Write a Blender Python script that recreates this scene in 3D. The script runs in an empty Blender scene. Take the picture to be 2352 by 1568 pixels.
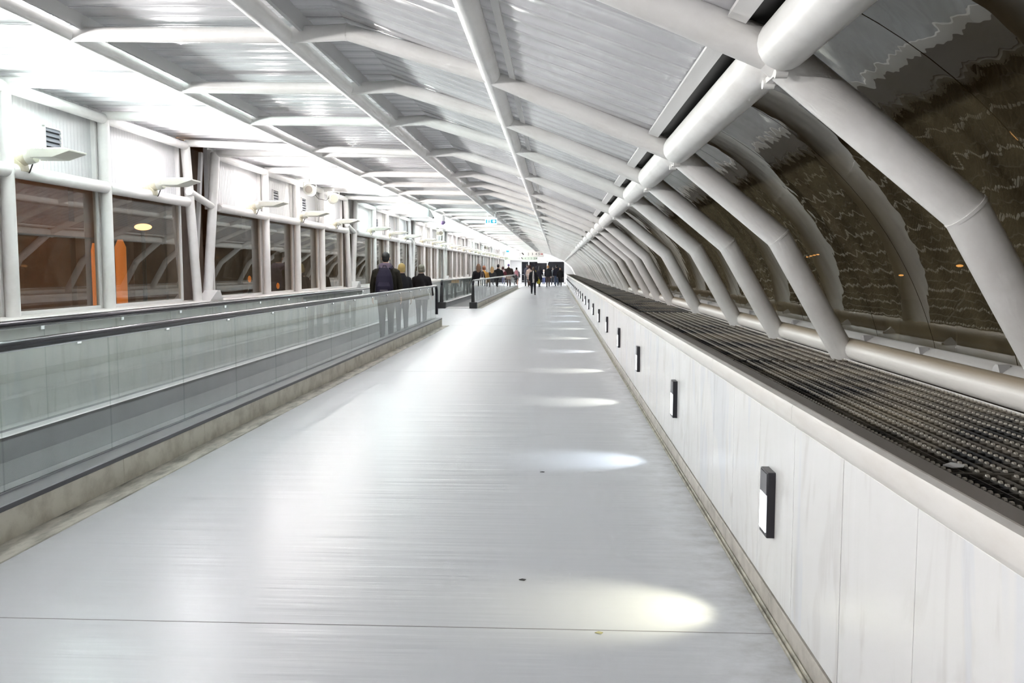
import bpy, bmesh, math, random
from mathutils import Vector, Matrix
rnd = random.Random(7)
S = bpy.context.scene
COL = S.collection

# ------------------------------------------------------------------ camera, world, exposure
cam_d = bpy.data.cameras.new('camera')
cam_d.sensor_width = 36.0
cam_d.lens = 2000.0 / 2352.0 * 36.0
cam_d.clip_end = 400
cam = bpy.data.objects.new('camera', cam_d)
cam.location = (0, 0, 1.5)
cam.rotation_euler = (math.radians(90 - 4.769), 0, math.radians(2.92))
COL.objects.link(cam)
S.camera = cam

world = bpy.data.worlds.new('night')
S.world = world
world.use_nodes = True
world.node_tree.nodes['Background'].inputs[0].default_value = (0.55, 0.38, 0.24, 1)
world.node_tree.nodes['Background'].inputs[1].default_value = 0.035
S.view_settings.view_transform = 'Standard'
S.view_settings.look = 'None'
S.view_settings.gamma = 1.0
S.view_settings.use_curve_mapping = False
S.view_settings.exposure = 0.0
S.cycles.use_denoising = True
S.cycles.max_bounces = 8
S.cycles.diffuse_bounces = 6
S.cycles.use_adaptive_sampling = True
S.cycles.adaptive_threshold = 0.1
S.cycles.adaptive_min_samples = 16
S.cycles.glossy_bounces = 4
S.cycles.transmission_bounces = 6
S.cycles.transparent_max_bounces = 28
S.cycles.sample_clamp_indirect = 60.0
S.cycles.caustics_reflective = False
S.cycles.caustics_refractive = False

LAMP_POWER = 126.0        # each wall floodlight
POOL_POWER = 34.0        # each recessed wall light

# ------------------------------------------------------------------ layout of the corridor
JOINTS = [-5.35, 3.08, 11.29, 19.62, 27.94, 36.26, 44.58, 52.9, 61.22, 69.54, 77.86, 86.18]
OFFS = (2.57, 4.26, 5.92)
FRAMES = []              # (y, is_joint)
for j in JOINTS[:-1]:
    FRAMES.append((j, True))
    for k, o in enumerate(OFFS):
        y = j + o
        if j == 3.08:
            y = (5.60, 7.25, 8.88)[k]
        FRAMES.append((y, False))
FRAMES.append((JOINTS[-1], True))
YB, YE = -5.35, 90.0     # ends of the corridor
# cross section nodes (x, z)
NE, NA, NB, NN, NC, ND, NL, NG = ((-4.66, 3.07), (-3.136, 3.005), (-1.73, 2.979), (-1.336, 2.994),
                                  (-0.415, 2.716), (0.74, 2.234), (1.397, 1.695), (1.855, 0.90))
XP = -4.66               # left posts
XG = -4.75               # left glazing plane
ZF = 2.335               # left rail height
SILL = 1.087
XW = 0.935               # right parapet face
ZLED = 0.93
ORD = ['first', 'second', 'third', 'fourth', 'fifth', 'sixth', 'seventh', 'eighth', 'ninth', 'tenth', 'eleventh', 'twelfth',
       'thirteenth', 'fourteenth', 'fifteenth', 'sixteenth', 'seventeenth', 'eighteenth', 'nineteenth', 'twentieth']
TENS = {20: 'twenty', 30: 'thirty', 40: 'forty', 50: 'fifty', 60: 'sixty'}
TENTH = {20: 'twentieth', 30: 'thirtieth', 40: 'fortieth', 50: 'fiftieth', 60: 'sixtieth'}


def nth(i):              # 1 -> first
    if i <= 20:
        return ORD[i - 1]
    t, u = i // 10 * 10, i % 10
    return TENTH[t] if u == 0 else TENS[t] + '-' + ORD[u - 1]


# ------------------------------------------------------------------ materials
def new_mat(name):
    m = bpy.data.materials.new(name)
    m.use_nodes = True
    nt = m.node_tree
    return m, nt, nt.nodes['Principled BSDF']


def N(nt, kind, **kw):
    n = nt.nodes.new(kind)
    for k, v in kw.items():
        setattr(n, k, v)
    return n


def simple(name, col, rough=0.5, metal=0.0, noise=0.0, nscale=6.0, spec=0.5):
    m, nt, b = new_mat(name)
    b.inputs['Base Color'].default_value = (*col, 1)
    b.inputs['Roughness'].default_value = rough
    b.inputs['Metallic'].default_value = metal
    b.inputs['Specular IOR Level'].default_value = spec
    if noise > 0:
        tc = N(nt, 'ShaderNodeTexCoord')
        tx = N(nt, 'ShaderNodeTexNoise')
        tx.inputs['Scale'].default_value = nscale
        tx.inputs['Detail'].default_value = 6
        nt.links.new(tc.outputs['Object'], tx.inputs['Vector'])
        mx = N(nt, 'ShaderNodeMixRGB')
        mx.inputs[1].default_value = (*[c * (1 - noise) for c in col], 1)
        mx.inputs[2].default_value = (*[min(1, c * (1 + noise * .6)) for c in col], 1)
        nt.links.new(tx.outputs['Fac'], mx.inputs[0])
        nt.links.new(mx.outputs[0], b.inputs['Base Color'])
        mr = N(nt, 'ShaderNodeMapRange')
        mr.inputs[3].default_value = max(0.02, rough - .08)
        mr.inputs[4].default_value = rough + .1
        nt.links.new(tx.outputs['Fac'], mr.inputs[0])
        nt.links.new(mr.outputs[0], b.inputs['Roughness'])
    return m


def emit(name, col, s):
    m, nt, b = new_mat(name)
    b.inputs['Base Color'].default_value = (*col, 1)
    b.inputs['Emission Color'].default_value = (*col, 1)
    b.inputs['Emission Strength'].default_value = s
    return m


def glass(name, tint, ior=1.5, rough=0.0, wave=0.0, wscale=(1, 1, 1), dirt=0.0, dirtcol=(.5, .5, .45)):
    m = bpy.data.materials.new(name)
    m.use_nodes = True
    nt = m.node_tree
    nt.nodes.remove(nt.nodes['Principled BSDF'])
    out = nt.nodes['Material Output']
    tr = N(nt, 'ShaderNodeBsdfTransparent')
    tr.inputs[0].default_value = (*tint, 1)
    gl = N(nt, 'ShaderNodeBsdfGlossy')
    gl.inputs['Color'].default_value = (.93, .95, .94, 1)
    gl.inputs['Roughness'].default_value = rough
    fr = N(nt, 'ShaderNodeFresnel')
    fr.inputs['IOR'].default_value = ior
    mix = N(nt, 'ShaderNodeMixShader')
    geo = N(nt, 'ShaderNodeNewGeometry')         # only the outer face of a pane reflects
    inv = N(nt, 'ShaderNodeMath', operation='SUBTRACT')
    inv.inputs[0].default_value = 1.0
    nt.links.new(geo.outputs['Backfacing'], inv.inputs[1])
    mul = N(nt, 'ShaderNodeMath', operation='MULTIPLY')
    nt.links.new(fr.outputs[0], mul.inputs[0])
    nt.links.new(inv.outputs[0], mul.inputs[1])
    nt.links.new(mul.outputs[0], mix.inputs[0])
    nt.links.new(tr.outputs[0], mix.inputs[1])
    nt.links.new(gl.outputs[0], mix.inputs[2])
    last = mix
    tc = N(nt, 'ShaderNodeTexCoord')
    if dirt > 0:
        df = N(nt, 'ShaderNodeBsdfDiffuse')
        df.inputs[0].default_value = (*dirtcol, 1)
        nz = N(nt, 'ShaderNodeTexNoise')
        nz.inputs['Scale'].default_value = 2.0
        nz.inputs['Detail'].default_value = 5
        mp = N(nt, 'ShaderNodeMapping')
        mp.inputs['Scale'].default_value = (1, 2.5, .6)
        nt.links.new(tc.outputs['Object'], mp.inputs[0])
        nt.links.new(mp.outputs[0], nz.inputs['Vector'])
        mr = N(nt, 'ShaderNodeMapRange')
        mr.inputs[1].default_value = .3
        mr.inputs[2].default_value = .75
        mr.inputs[3].default_value = dirt * .3
        mr.inputs[4].default_value = dirt
        nt.links.new(nz.outputs['Fac'], mr.inputs[0])
        m2 = N(nt, 'ShaderNodeMixShader')
        nt.links.new(mr.outputs[0], m2.inputs[0])
        nt.links.new(mix.outputs[0], m2.inputs[1])
        nt.links.new(df.outputs[0], m2.inputs[2])
        last = m2
    if wave > 0:
        mp = N(nt, 'ShaderNodeMapping')
        mp.inputs['Scale'].default_value = wscale
        nz = N(nt, 'ShaderNodeTexNoise')
        nz.inputs['Scale'].default_value = 1.0
        nz.inputs['Detail'].default_value = 1.5
        bp = N(nt, 'ShaderNodeBump')
        bp.inputs['Strength'].default_value = 1.0
        bp.inputs['Distance'].default_value = wave
        nt.links.new(tc.outputs['Object'], mp.inputs[0])
        nt.links.new(mp.outputs[0], nz.inputs['Vector'])
        nt.links.new(nz.outputs['Fac'], bp.inputs['Height'])
        nt.links.new(bp.outputs[0], gl.inputs['Normal'])
        nt.links.new(bp.outputs[0], fr.inputs['Normal'])
    nt.links.new(last.outputs[0], out.inputs['Surface'])
    return m


def floor_material():
    m, nt, b = new_mat('glossy grey floor paint')
    L = nt.links.new
    tc = N(nt, 'ShaderNodeTexCoord')
    sep = N(nt, 'ShaderNodeSeparateXYZ')
    L(tc.outputs['Object'], sep.inputs[0])
    # wide soft tone patches
    n1 = N(nt, 'ShaderNodeTexNoise')
    n1.inputs['Scale'].default_value = .9
    n1.inputs['Detail'].default_value = 4
    L(tc.outputs['Object'], n1.inputs['Vector'])
    base = N(nt, 'ShaderNodeMixRGB')
    base.inputs[1].default_value = (.60, .62, .65, 1)
    base.inputs[2].default_value = (.65, .67, .70, 1)
    L(n1.outputs['Fac'], base.inputs[0])
    # dirt collected along the two walls, broken up by noise
    n2 = N(nt, 'ShaderNodeTexNoise')
    n2.inputs['Scale'].default_value = 5.5
    n2.inputs['Detail'].default_value = 8
    n2.inputs['Roughness'].default_value = .68
    mp2 = N(nt, 'ShaderNodeMapping')
    mp2.inputs['Scale'].default_value = (1.0, 1.6, 1)
    L(tc.outputs['Object'], mp2.inputs[0])
    L(mp2.outputs[0], n2.inputs['Vector'])
    r = N(nt, 'ShaderNodeMapRange')
    r.inputs[1].default_value = .35
    r.inputs[2].default_value = .915
    L(sep.outputs[0], r.inputs[0])
    l = N(nt, 'ShaderNodeMapRange')
    l.inputs[1].default_value = -2.62
    l.inputs[2].default_value = -2.9
    l.inputs[4].default_value = .55
    L(sep.outputs[0], l.inputs[0])
    mxx = N(nt, 'ShaderNodeMath', operation='MAXIMUM')
    L(r.outputs[0], mxx.inputs[0])
    L(l.outputs[0], mxx.inputs[1])
    pw = N(nt, 'ShaderNodeMath', operation='POWER')
    pw.inputs[1].default_value = 1.6
    L(mxx.outputs[0], pw.inputs[0])
    nn = N(nt, 'ShaderNodeMapRange')
    nn.inputs[1].default_value = .40
    nn.inputs[2].default_value = .85
    L(n2.outputs['Fac'], nn.inputs[0])
    dm = N(nt, 'ShaderNodeMath', operation='MULTIPLY')
    L(pw.outputs[0], dm.inputs[0])
    L(nn.outputs[0], dm.inputs[1])
    dk = N(nt, 'ShaderNodeMixRGB')
    dk.inputs[2].default_value = (.19, .19, .175, 1)
    L(dm.outputs[0], dk.inputs[0])
    L(base.outputs[0], dk.inputs[1])
    # small scuffs
    n3 = N(nt, 'ShaderNodeTexVoronoi')
    n3.inputs['Scale'].default_value = 2.6
    n3.inputs['Randomness'].default_value = 1
    mp3 = N(nt, 'ShaderNodeMapping')
    mp3.inputs['Scale'].default_value = (.7, 1.3, 1)
    L(tc.outputs['Object'], mp3.inputs[0])
    L(mp3.outputs[0], n3.inputs['Vector'])
    sc = N(nt, 'ShaderNodeMapRange')
    sc.inputs[1].default_value = .022
    sc.inputs[2].default_value = .008
    sc.inputs[4].default_value = .22
    L(n3.outputs['Distance'], sc.inputs[0])
    dk2 = N(nt, 'ShaderNodeMixRGB')
    dk2.inputs[2].default_value = (.2, .2, .2, 1)
    L(sc.outputs[0], dk2.inputs[0])
    L(dk.outputs[0], dk2.inputs[1])
    L(dk2.outputs[0], b.inputs['Base Color'])
    # unevenness runs across the corridor
    n4 = N(nt, 'ShaderNodeTexNoise')
    n4.inputs['Scale'].default_value = 1.0
    n4.inputs['Detail'].default_value = 1.5
    mp4 = N(nt, 'ShaderNodeMapping')
    mp4.inputs['Scale'].default_value = (.5, 5.5, 1)
    L(tc.outputs['Object'], mp4.inputs[0])
    L(mp4.outputs[0], n4.inputs['Vector'])
    bp = N(nt, 'ShaderNodeBump')
    bp.inputs['Strength'].default_value = 1.0
    bp.inputs['Distance'].default_value = .0062
    n5 = N(nt, 'ShaderNodeTexNoise')
    n5.inputs['Scale'].default_value = 1.0
    n5.inputs['Detail'].default_value = 2
    mp5 = N(nt, 'ShaderNodeMapping')
    mp5.inputs['Scale'].default_value = (1.6, 22, 1)
    L(tc.outputs['Object'], mp5.inputs[0])
    L(mp5.outputs[0], n5.inputs['Vector'])
    ad = N(nt, 'ShaderNodeMath', operation='MULTIPLY_ADD')
    ad.inputs[1].default_value = .34
    L(n5.outputs['Fac'], ad.inputs[0])
    L(n4.outputs['Fac'], ad.inputs[2])
    L(ad.outputs[0], bp.inputs['Height'])
    L(bp.outputs[0], b.inputs['Normal'])
    rr = N(nt, 'ShaderNodeMapRange')
    rr.inputs[3].default_value = .29
    rr.inputs[4].default_value = .34
    L(n1.outputs['Fac'], rr.inputs[0])
    L(rr.outputs[0], b.inputs['Roughness'])
    b.inputs['Specular IOR Level'].default_value = .5
    return m


def marble_material(name, blue=.35):
    m, nt, b = new_mat(name)
    L = nt.links.new
    tc = N(nt, 'ShaderNodeTexCoord')
    mp = N(nt, 'ShaderNodeMapping')
    mp.inputs['Scale'].default_value = (1, 1.6, .42)
    L(tc.outputs['Object'], mp.inputs[0])
    n1 = N(nt, 'ShaderNodeTexNoise')
    n1.inputs['Scale'].default_value = 3.2
    n1.inputs['Detail'].default_value = 7
    n1.inputs['Distortion'].default_value = 1.4
    L(mp.outputs[0], n1.inputs['Vector'])
    cr = N(nt, 'ShaderNodeValToRGB')
    e = cr.color_ramp.elements
    e[0].position = .33
    e[0].color = (.70, .685, .67, 1)
    e[1].position = .46
    e[1].color = (.80, .795, .785, 1)
    x = cr.color_ramp.elements.new(.72)
    x.color = (.83, .825, .82, 1)
    L(n1.outputs['Fac'], cr.inputs[0])
    n2 = N(nt, 'ShaderNodeTexNoise')           # polished bluish patches
    n2.inputs['Scale'].default_value = 1.3
    n2.inputs['Detail'].default_value = 3
    n2.inputs['Distortion'].default_value = .8
    L(mp.outputs[0], n2.inputs['Vector'])
    mr = N(nt, 'ShaderNodeMapRange')
    mr.inputs[1].default_value = .55
    mr.inputs[2].default_value = .58
    mr.inputs[4].default_value = blue
    L(n2.outputs['Fac'], mr.inputs[0])
    mx = N(nt, 'ShaderNodeMixRGB')
    mx.inputs[2].default_value = (.66, .70, .78, 1)
    L(mr.outputs[0], mx.inputs[0])
    L(cr.outputs[0], mx.inputs[1])
    L(mx.outputs[0], b.inputs['Base Color'])
    b.inputs['Roughness'].default_value = .24
    return m


def grating_dirt(name='dirty ledge under the grating', sc=2.4, rough=.75):
    m, nt, b = new_mat(name)
    L = nt.links.new
    tc = N(nt, 'ShaderNodeNewGeometry')
    n1 = N(nt, 'ShaderNodeTexNoise')
    n1.inputs['Scale'].default_value = sc
    n1.inputs['Detail'].default_value = 7
    n1.inputs['Roughness'].default_value = .6
    L(tc.outputs['Position'], n1.inputs['Vector'])
    cr = N(nt, 'ShaderNodeValToRGB')
    e = cr.color_ramp.elements
    e[0].position = .40
    e[0].color = (.012, .012, .013, 1)
    e[1].position = .62
    e[1].color = (.20, .17, .125, 1)
    x = cr.color_ramp.elements.new(.50)
    x.color = (.105, .09, .07, 1)
    L(n1.outputs['Fac'], cr.inputs[0])
    L(cr.outputs[0], b.inputs['Base Color'])
    b.inputs['Roughness'].default_value = rough
    return m


def stained(name, col, dirt, amount, scale, rough, metal=0.0, stretch=(1, 1, 1)):
    m, nt, b = new_mat(name)
    L = nt.links.new
    tc = N(nt, 'ShaderNodeTexCoord')
    mp = N(nt, 'ShaderNodeMapping')
    mp.inputs['Scale'].default_value = stretch
    L(tc.outputs['Object'], mp.inputs[0])
    n = N(nt, 'ShaderNodeTexNoise')
    n.inputs['Scale'].default_value = scale
    n.inputs['Detail'].default_value = 7
    n.inputs['Roughness'].default_value = .62
    L(mp.outputs[0], n.inputs['Vector'])
    mr = N(nt, 'ShaderNodeMapRange')
    mr.inputs[1].default_value = .42
    mr.inputs[2].default_value = .74
    mr.inputs[4].default_value = amount
    L(n.outputs['Fac'], mr.inputs[0])
    mx = N(nt, 'ShaderNodeMixRGB')
    mx.inputs[1].default_value = (*col, 1)
    mx.inputs[2].default_value = (*dirt, 1)
    L(mr.outputs[0], mx.inputs[0])
    L(mx.outputs[0], b.inputs['Base Color'])
    b.inputs['Roughness'].default_value = rough
    b.inputs['Metallic'].default_value = metal
    return m


def dusty_tube():
    m, nt, b = new_mat('white tube with brown dust on its top')
    L = nt.links.new
    g = N(nt, 'ShaderNodeNewGeometry')
    sp = N(nt, 'ShaderNodeSeparateXYZ')
    L(g.outputs['Normal'], sp.inputs[0])
    mr = N(nt, 'ShaderNodeMapRange')
    mr.inputs[1].default_value = .25
    mr.inputs[2].default_value = .85
    L(sp.outputs[2], mr.inputs[0])
    mx = N(nt, 'ShaderNodeMixRGB')
    mx.inputs[1].default_value = (.82, .80, .77, 1)
    mx.inputs[2].default_value = (.40, .33, .24, 1)
    L(mr.outputs[0], mx.inputs[0])
    L(mx.outputs[0], b.inputs['Base Color'])
    b.inputs['Roughness'].default_value = .45
    return m


M = {}
M['tube'] = stained('white painted steel tube', (.83, .82, .805), (.56, .53, .49), .40, 3.0, .36)
M['roof'] = simple('glossy ribbed roof sheet', (.63, .63, .65), .20, .08, .04, 2.0)
M['panel'] = simple('white wall sheet', (.62, .62, .63), .34)
M['jamb'] = simple('white jamb', (.74, .73, .72), .4)
M['strip'] = simple('grey edge strip', (.55, .55, .55), .4)
M['jointgrey'] = simple('grey joint', (.30, .30, .31), .6)
M['gapshade'] = simple('dark gutter', (.03, .03, .03), .6)  # added strip whose near-black colour stands for the shadow in the eaves gap
M['marble'] = marble_material('white marble cladding')
M['coping'] = stained('pale stone coping', (.76, .74, .71), (.62, .57, .52), .5, 4, .5, 0, (1, .8, 3))
M['skirt'] = stained('worn beige skirting', (.50, .47, .42), (.22, .20, .17), .8, 7, .45)
M['kerb'] = stained('dirty kerb strip', (.50, .48, .40), (.10, .095, .08), .95, 9, .6)
M['backing'] = simple('black joint', (.02, .02, .02), .8)
M['floor'] = floor_material()
M['edgeband'] = stained('dirty floor edge strip', (.52, .50, .44), (.09, .085, .07), .95, 5, .55, 0, (2.2, .6, 1))
M['plinth'] = stained('beige stone plinth', (.60, .575, .49), (.30, .27, .21), .8, 5, .5)
M['ledgesteel'] = simple('brushed steel deck', (.38, .39, .41), .32, .4, .06, 5)
M['paledeck'] = simple('pale satin deck', (.80, .80, .81), .3, .15)
M['darksteel'] = simple('dark steel edge', (.12, .12, .13), .4, .6)
M['steel'] = simple('bright steel', (.66, .67, .68), .25, .9)
M['rubber'] = simple('black rubber handrail', (.010, .010, .018), .16, 0, 0, 1, .4)
M['black'] = simple('black plastic', (.02, .02, .022), .35)
M['belt'] = simple('grooved metal belt', (.36, .37, .38), .34, .2, .08, 4)
M['landing'] = simple('grey landing plate', (.55, .55, .57), .3, .4)
M['bal'] = glass('green balustrade glass', (.945, .965, .955), 1.8, 0.0, .0004, (.6, .5, .8), .06, (.62, .66, .64))
M['balrear'] = M['bal']
M['win'] = glass('left window glass', (.85, .80, .74), 1.8, 0.0, .0008, (.5, .6, .6), .10, (.45, .38, .30))
M['curved'] = glass('bronze curved glass', (.60, .54, .42), 3.0, 0.0, .0012, (3.2, 6.0, 6.0), .34, (.20, .165, .10))
M['grate'] = stained('galvanised grating', (.30, .28, .25), (.015, .015, .016), .95, 1.3, .45, .4, (1, .7, 1))
M['tooth'] = simple('teeth in highlight tone', (.66, .63, .57), .35, .5)  # pale colour paints the highlight dashes onto the serrated bars
M['dirt'] = grating_dirt()
M['grate'] = grating_dirt('dirty galvanised grating', 1.7, .5)
M['cream'] = simple('cream lamp housing', (.80, .80, .72), .38)
M['creamclamp'] = stained('yellowed clamp', (.76, .72, .58), (.55, .48, .33), .8, 12, .45)
M['lens'] = emit('floodlight lens', (1, .98, .95), 14)
M['poollens'] = emit('recessed light lens', (.93, .97, 1), 5.5)
M['frameblack'] = simple('dark lamp frame', (.035, .033, .04), .4, .3)
M['framegrey'] = simple('grey lamp face', (.16, .155, .17), .35, .4)
M['brown'] = stained('brown expansion joint sheet', (.085, .055, .04), (.16, .11, .08), .7, 4, .5)
M['paper'] = simple('white paper', (.8, .8, .8), .8)
M['vent'] = simple('vent slats', (.24, .25, .28), .4)
M['ventdark'] = simple('vent gap', (.07, .075, .085), .7)
M['speakerface'] = simple('speaker grille', (.52, .47, .40), .7)
M['speakerback'] = simple('speaker back', (.30, .29, .24), .6)
M['wire'] = simple('dark wire', (.05, .04, .035), .6)
M['signwhite'] = emit('sign face', (.85, .9, .92), .3)
M['signblue'] = emit('exit sign blue', (.02, .40, .55), .35)
M['gatewhite'] = simple('sign board', (.80, .79, .76), .5)
M['gategreen'] = simple('pale green sign board', (.66, .76, .66), .5)
M['ink'] = simple('sign ink', (.05, .05, .05), .6)
M['redink'] = simple('red sign ink', (.55, .05, .05), .6)
M['night'] = glass('dark end window glass', (.55, .55, .62), 1.5, 0, 0, (1, 1, 1), .08, (.25, .27, .36))
M['ground'] = simple('outside asphalt', (.05, .045, .04), .8, 0, .2, 1)
M['facade'] = stained('outside brown facade', (.24, .14, .085), (.10, .065, .045), .8, .6, .8)
M['orange'] = emit('orange lit column', (1.0, .33, .04), .55)  # columns get their orange lighting as emission; lantern globes share it
M['sodium'] = emit('sodium lamp', (1.0, .55, .22), 5)
M['endwhite'] = simple('white end wall', (.82, .82, .82), .5)


# ------------------------------------------------------------------ mesh helpers
class MB:
    def __init__(self):
        self.v, self.f, self.mi = [], [], []
        self.cur = 0

    def _add(self, vs, fs):
        o = len(self.v)
        self.v += [tuple(p) for p in vs]
        for f in fs:
            self.f.append(tuple(i + o for i in f))
            self.mi.append(self.cur)
        return self

    def box(self, a, b):
        x0, y0, z0 = a
        x1, y1, z1 = b
        return self._add([(x0, y0, z0), (x1, y0, z0), (x1, y1, z0), (x0, y1, z0), (x0, y0, z1), (x1, y0, z1), (x1, y1, z1), (x0, y1, z1)],
                         [(0, 3, 2, 1), (4, 5, 6, 7), (0, 1, 5, 4), (1, 2, 6, 5), (2, 3, 7, 6), (3, 0, 4, 7)])

    def prism(self, pts, axis, a, b):
        """closed outline pts extruded along axis from a to b; pts are the two other coordinates in xyz order"""
        def P(p, t):
            return {'x': (t, p[0], p[1]), 'y': (p[0], t, p[1]), 'z': (p[0], p[1], t)}[axis]
        n = len(pts)
        vs = [P(p, a) for p in pts] + [P(p, b) for p in pts]
        fs = [tuple(range(n)), tuple(range(2 * n - 1, n - 1, -1))]
        fs += [(i, i + n, (i + 1) % n + n, (i + 1) % n) for i in range(n)]
        return self._add(vs, fs)

    def tube(self, pts, rad, n=16, ref=None, caps=True, sx=1.0):
        pts = [Vector(p) for p in pts]
        if not hasattr(rad, '__len__'):
            rad = [rad] * len(pts)
        rings = []
        for i, p in enumerate(pts):
            d0 = (p - pts[i - 1]).normalized() if i > 0 else None
            d1 = (pts[i + 1] - p).normalized() if i < len(pts) - 1 else None
            t = d1 if d0 is None else d0 if d1 is None else (d0 + d1).normalized()
            c = 1.0 if d0 is None or d1 is None else max(.3, t.dot(d1))
            r = Vector(ref) if ref is not None else (Vector((0, 0, 1)) if abs(t.z) < .9 else Vector((0, 1, 0)))
            u = (r - t * r.dot(t)).normalized()
            w = t.cross(u)
            k = 1 / c
            rings.append([p + u * (math.cos(2 * math.pi * a / n) * rad[i] * sx * (1 if ref is not None else 1)) +
                          w * (math.sin(2 * math.pi * a / n) * rad[i] * (k if ref is not None else 1)) for a in range(n)])
        vs = [q for r in rings for q in r]
        fs = []
        for i in range(len(pts) - 1):
            for a in range(n):
                b = (a + 1) % n
                fs.append((i * n + a, i * n + b, (i + 1) * n + b, (i + 1) * n + a))
        if caps:
            fs.append(tuple(range(n - 1, -1, -1)))
            fs.append(tuple((len(pts) - 1) * n + a for a in range(n)))
        return self._add(vs, fs)

    def ball(self, c, r, n=14, m=10, rot=None):
        if not hasattr(r, '__len__'):
            r = (r, r, r)
        c = Vector(c)
        R = rot if rot is not None else Matrix.Identity(3)
        vs = [c + R @ Vector((0, 0, -r[2]))]
        for i in range(1, m):
            t = -math.pi / 2 + math.pi * i / m
            for a in range(n):
                q = 2 * math.pi * a / n
                vs.append(c + R @ Vector((math.cos(t) * math.cos(q) * r[0], math.cos(t) * math.sin(q) * r[1], math.sin(t) * r[2])))
        vs.append(c + R @ Vector((0, 0, r[2])))
        fs = [(0, 1 + (a + 1) % n, 1 + a) for a in range(n)]
        for i in range(m - 2):
            for a in range(n):
                b = (a + 1) % n
                fs.append((1 + i * n + a, 1 + i * n + b, 1 + (i + 1) * n + b, 1 + (i + 1) * n + a))
        e = len(vs) - 1
        fs += [(e, 1 + (m - 2) * n + a, 1 + (m - 2) * n + (a + 1) % n) for a in range(n)]
        return self._add(vs, fs)

    def loft(self, rings, n=20, power=2.4):
        """rings: (x, y, z, rx, ry) horizontal super-ellipses"""
        vs = []
        for x, y, z, rx, ry in rings:
            for a in range(n):
                q = 2 * math.pi * a / n
                c, s = math.cos(q), math.sin(q)
                vs.append((x + rx * math.copysign(abs(c) ** (2 / power), c), y + ry * math.copysign(abs(s) ** (2 / power), s), z))
        fs = [tuple(range(n - 1, -1, -1)), tuple((len(rings) - 1) * n + a for a in range(n))]
        for i in range(len(rings) - 1):
            for a in range(n):
                b = (a + 1) % n
                fs.append((i * n + a, i * n + b, (i + 1) * n + b, (i + 1) * n + a))
        return self._add(vs, fs)

    def mesh(self, name, mats, smooth=True, angle=.65):
        me = bpy.data.meshes.new(name)
        me.from_pydata(self.v, [], self.f)
        for m in (mats if isinstance(mats, (list, tuple)) else [mats]):
            me.materials.append(m)
        me.polygons.foreach_set('material_index', self.mi)
        bm = bmesh.new()
        bm.from_mesh(me)
        bmesh.ops.recalc_face_normals(bm, faces=bm.faces)
        bm.to_mesh(me)
        bm.free()
        if smooth:
            me.polygons.foreach_set('use_smooth', [True] * len(me.polygons))
            me.set_sharp_from_angle(angle=angle)
        me.update()
        return me

    def build(self, name, mats, parent=None, loc=None, bevel=0.0, smooth=True, angle=.65):
        o = bpy.data.objects.new(name, self.mesh(name, mats, smooth, angle))
        COL.objects.link(o)
        if parent is not None:
            o.parent = parent
        if loc is not None:
            o.location = loc
        if bevel > 0:
            b = o.modifiers.new('bevel', 'BEVEL')
            b.width = bevel
            b.segments = 2
            b.limit_method = 'ANGLE'
        return o


def tag(o, label, cat, group=None, kind=None):
    o['label'] = label
    if cat:
        o['category'] = cat
    if group:
        o['group'] = group
    if kind:
        o['kind'] = kind
    return o


def struct(o, label=None):
    o['kind'] = 'structure'
    if label:
        o['label'] = label
    return o


def empty(name, loc=(0, 0, 0)):
    o = bpy.data.objects.new(name, None)
    o.empty_display_size = .1
    o.location = loc
    COL.objects.link(o)
    return o


def dup(src, loc):
    """a copy of a thing with copies of its parts and sub-parts"""
    r = src.copy()
    COL.objects.link(r)
    r.location = loc
    for ch in [c for c in COL.objects if c.parent is src]:
        c = ch.copy()
        c.parent = r
        COL.objects.link(c)
        for g in [g for g in COL.objects if g.parent is ch]:
            d = g.copy()
            d.parent = c
            COL.objects.link(d)
    return r


KIDS = {}


def fastdup(src, loc, kids):
    r = src.copy()
    COL.objects.link(r)
    r.location = loc
    for ch in kids:
        c = ch.copy()
        c.parent = r
        COL.objects.link(c)
    return r


# ------------------------------------------------------------------ floor
b = MB()
b.box((-4.95, YB, -.12), (1.3, YE + .3, 0))
struct(b.build('floor', M['floor']), 'glossy pale grey corridor floor')
for y in (3.53, 12.62, 23.12, 44.0, 70.0):                    # joints in the floor coat
    b = MB()
    b.box((-2.83, y - .003, -.002), (.90, y + .003, .0008))
    struct(b.build('trim_1', M['jointgrey']), 'thin joint line across the floor')
for y0, y1 in ((YB, 22.84), (33.0, 68.66)):
    b = MB()
    b.box((-3.02, y0, 0), (-2.834, y1 + .1, .004))
    b.box((-2.836, y0, 0), (-2.828, y1 + .1, .002))
    struct(b.build('trim_2', M['edgeband']), 'dirty strip of floor along the walkway plinth')

# ------------------------------------------------------------------ right parapet
b = MB()
b.box((XW + .012, YB, 0), (1.06, YE, .90))
struct(b.build('wall_right', M['backing'], smooth=False), 'core behind the marble cladding')
y = 2.255 - 14 * .582
b = MB()
k = 0
while y < YE:
    g = .0022 if k % 3 else .005
    b.box((XW, max(YB, y + g), .107), (XW + .02, min(YE, y + .582 - g * .5), .884))
    y += .582
    k += 1
struct(b.build('wall_right', M['marble'], bevel=.0015), 'white marble clad parapet along the right side')
b = MB()
y = -5.2
seg = 1.746
y = 3.42 - 5 * seg
while y < YE:
    b.prism([(XW + .004, .880), (.923, .902), (.920, .912), (.920, .958), (.926, .970), (.945, .9735), (1.02, .9735), (1.02, .880)], 'y', y + .003, min(YE, y + seg) - .001)
    y += seg
struct(b.build('trim_3', M['coping']), 'pale stone coping on the right parapet')
b = MB()
b.box((.952, YB, .970), (1.012, YE, .9775))
struct(b.build('trim_4', M['darksteel'] if False else simple('grey brown metal edge', (.24, .22, .20), .45, .3)), 'dark metal edge on top of the right coping')
b = MB()
y = -5.0
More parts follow.
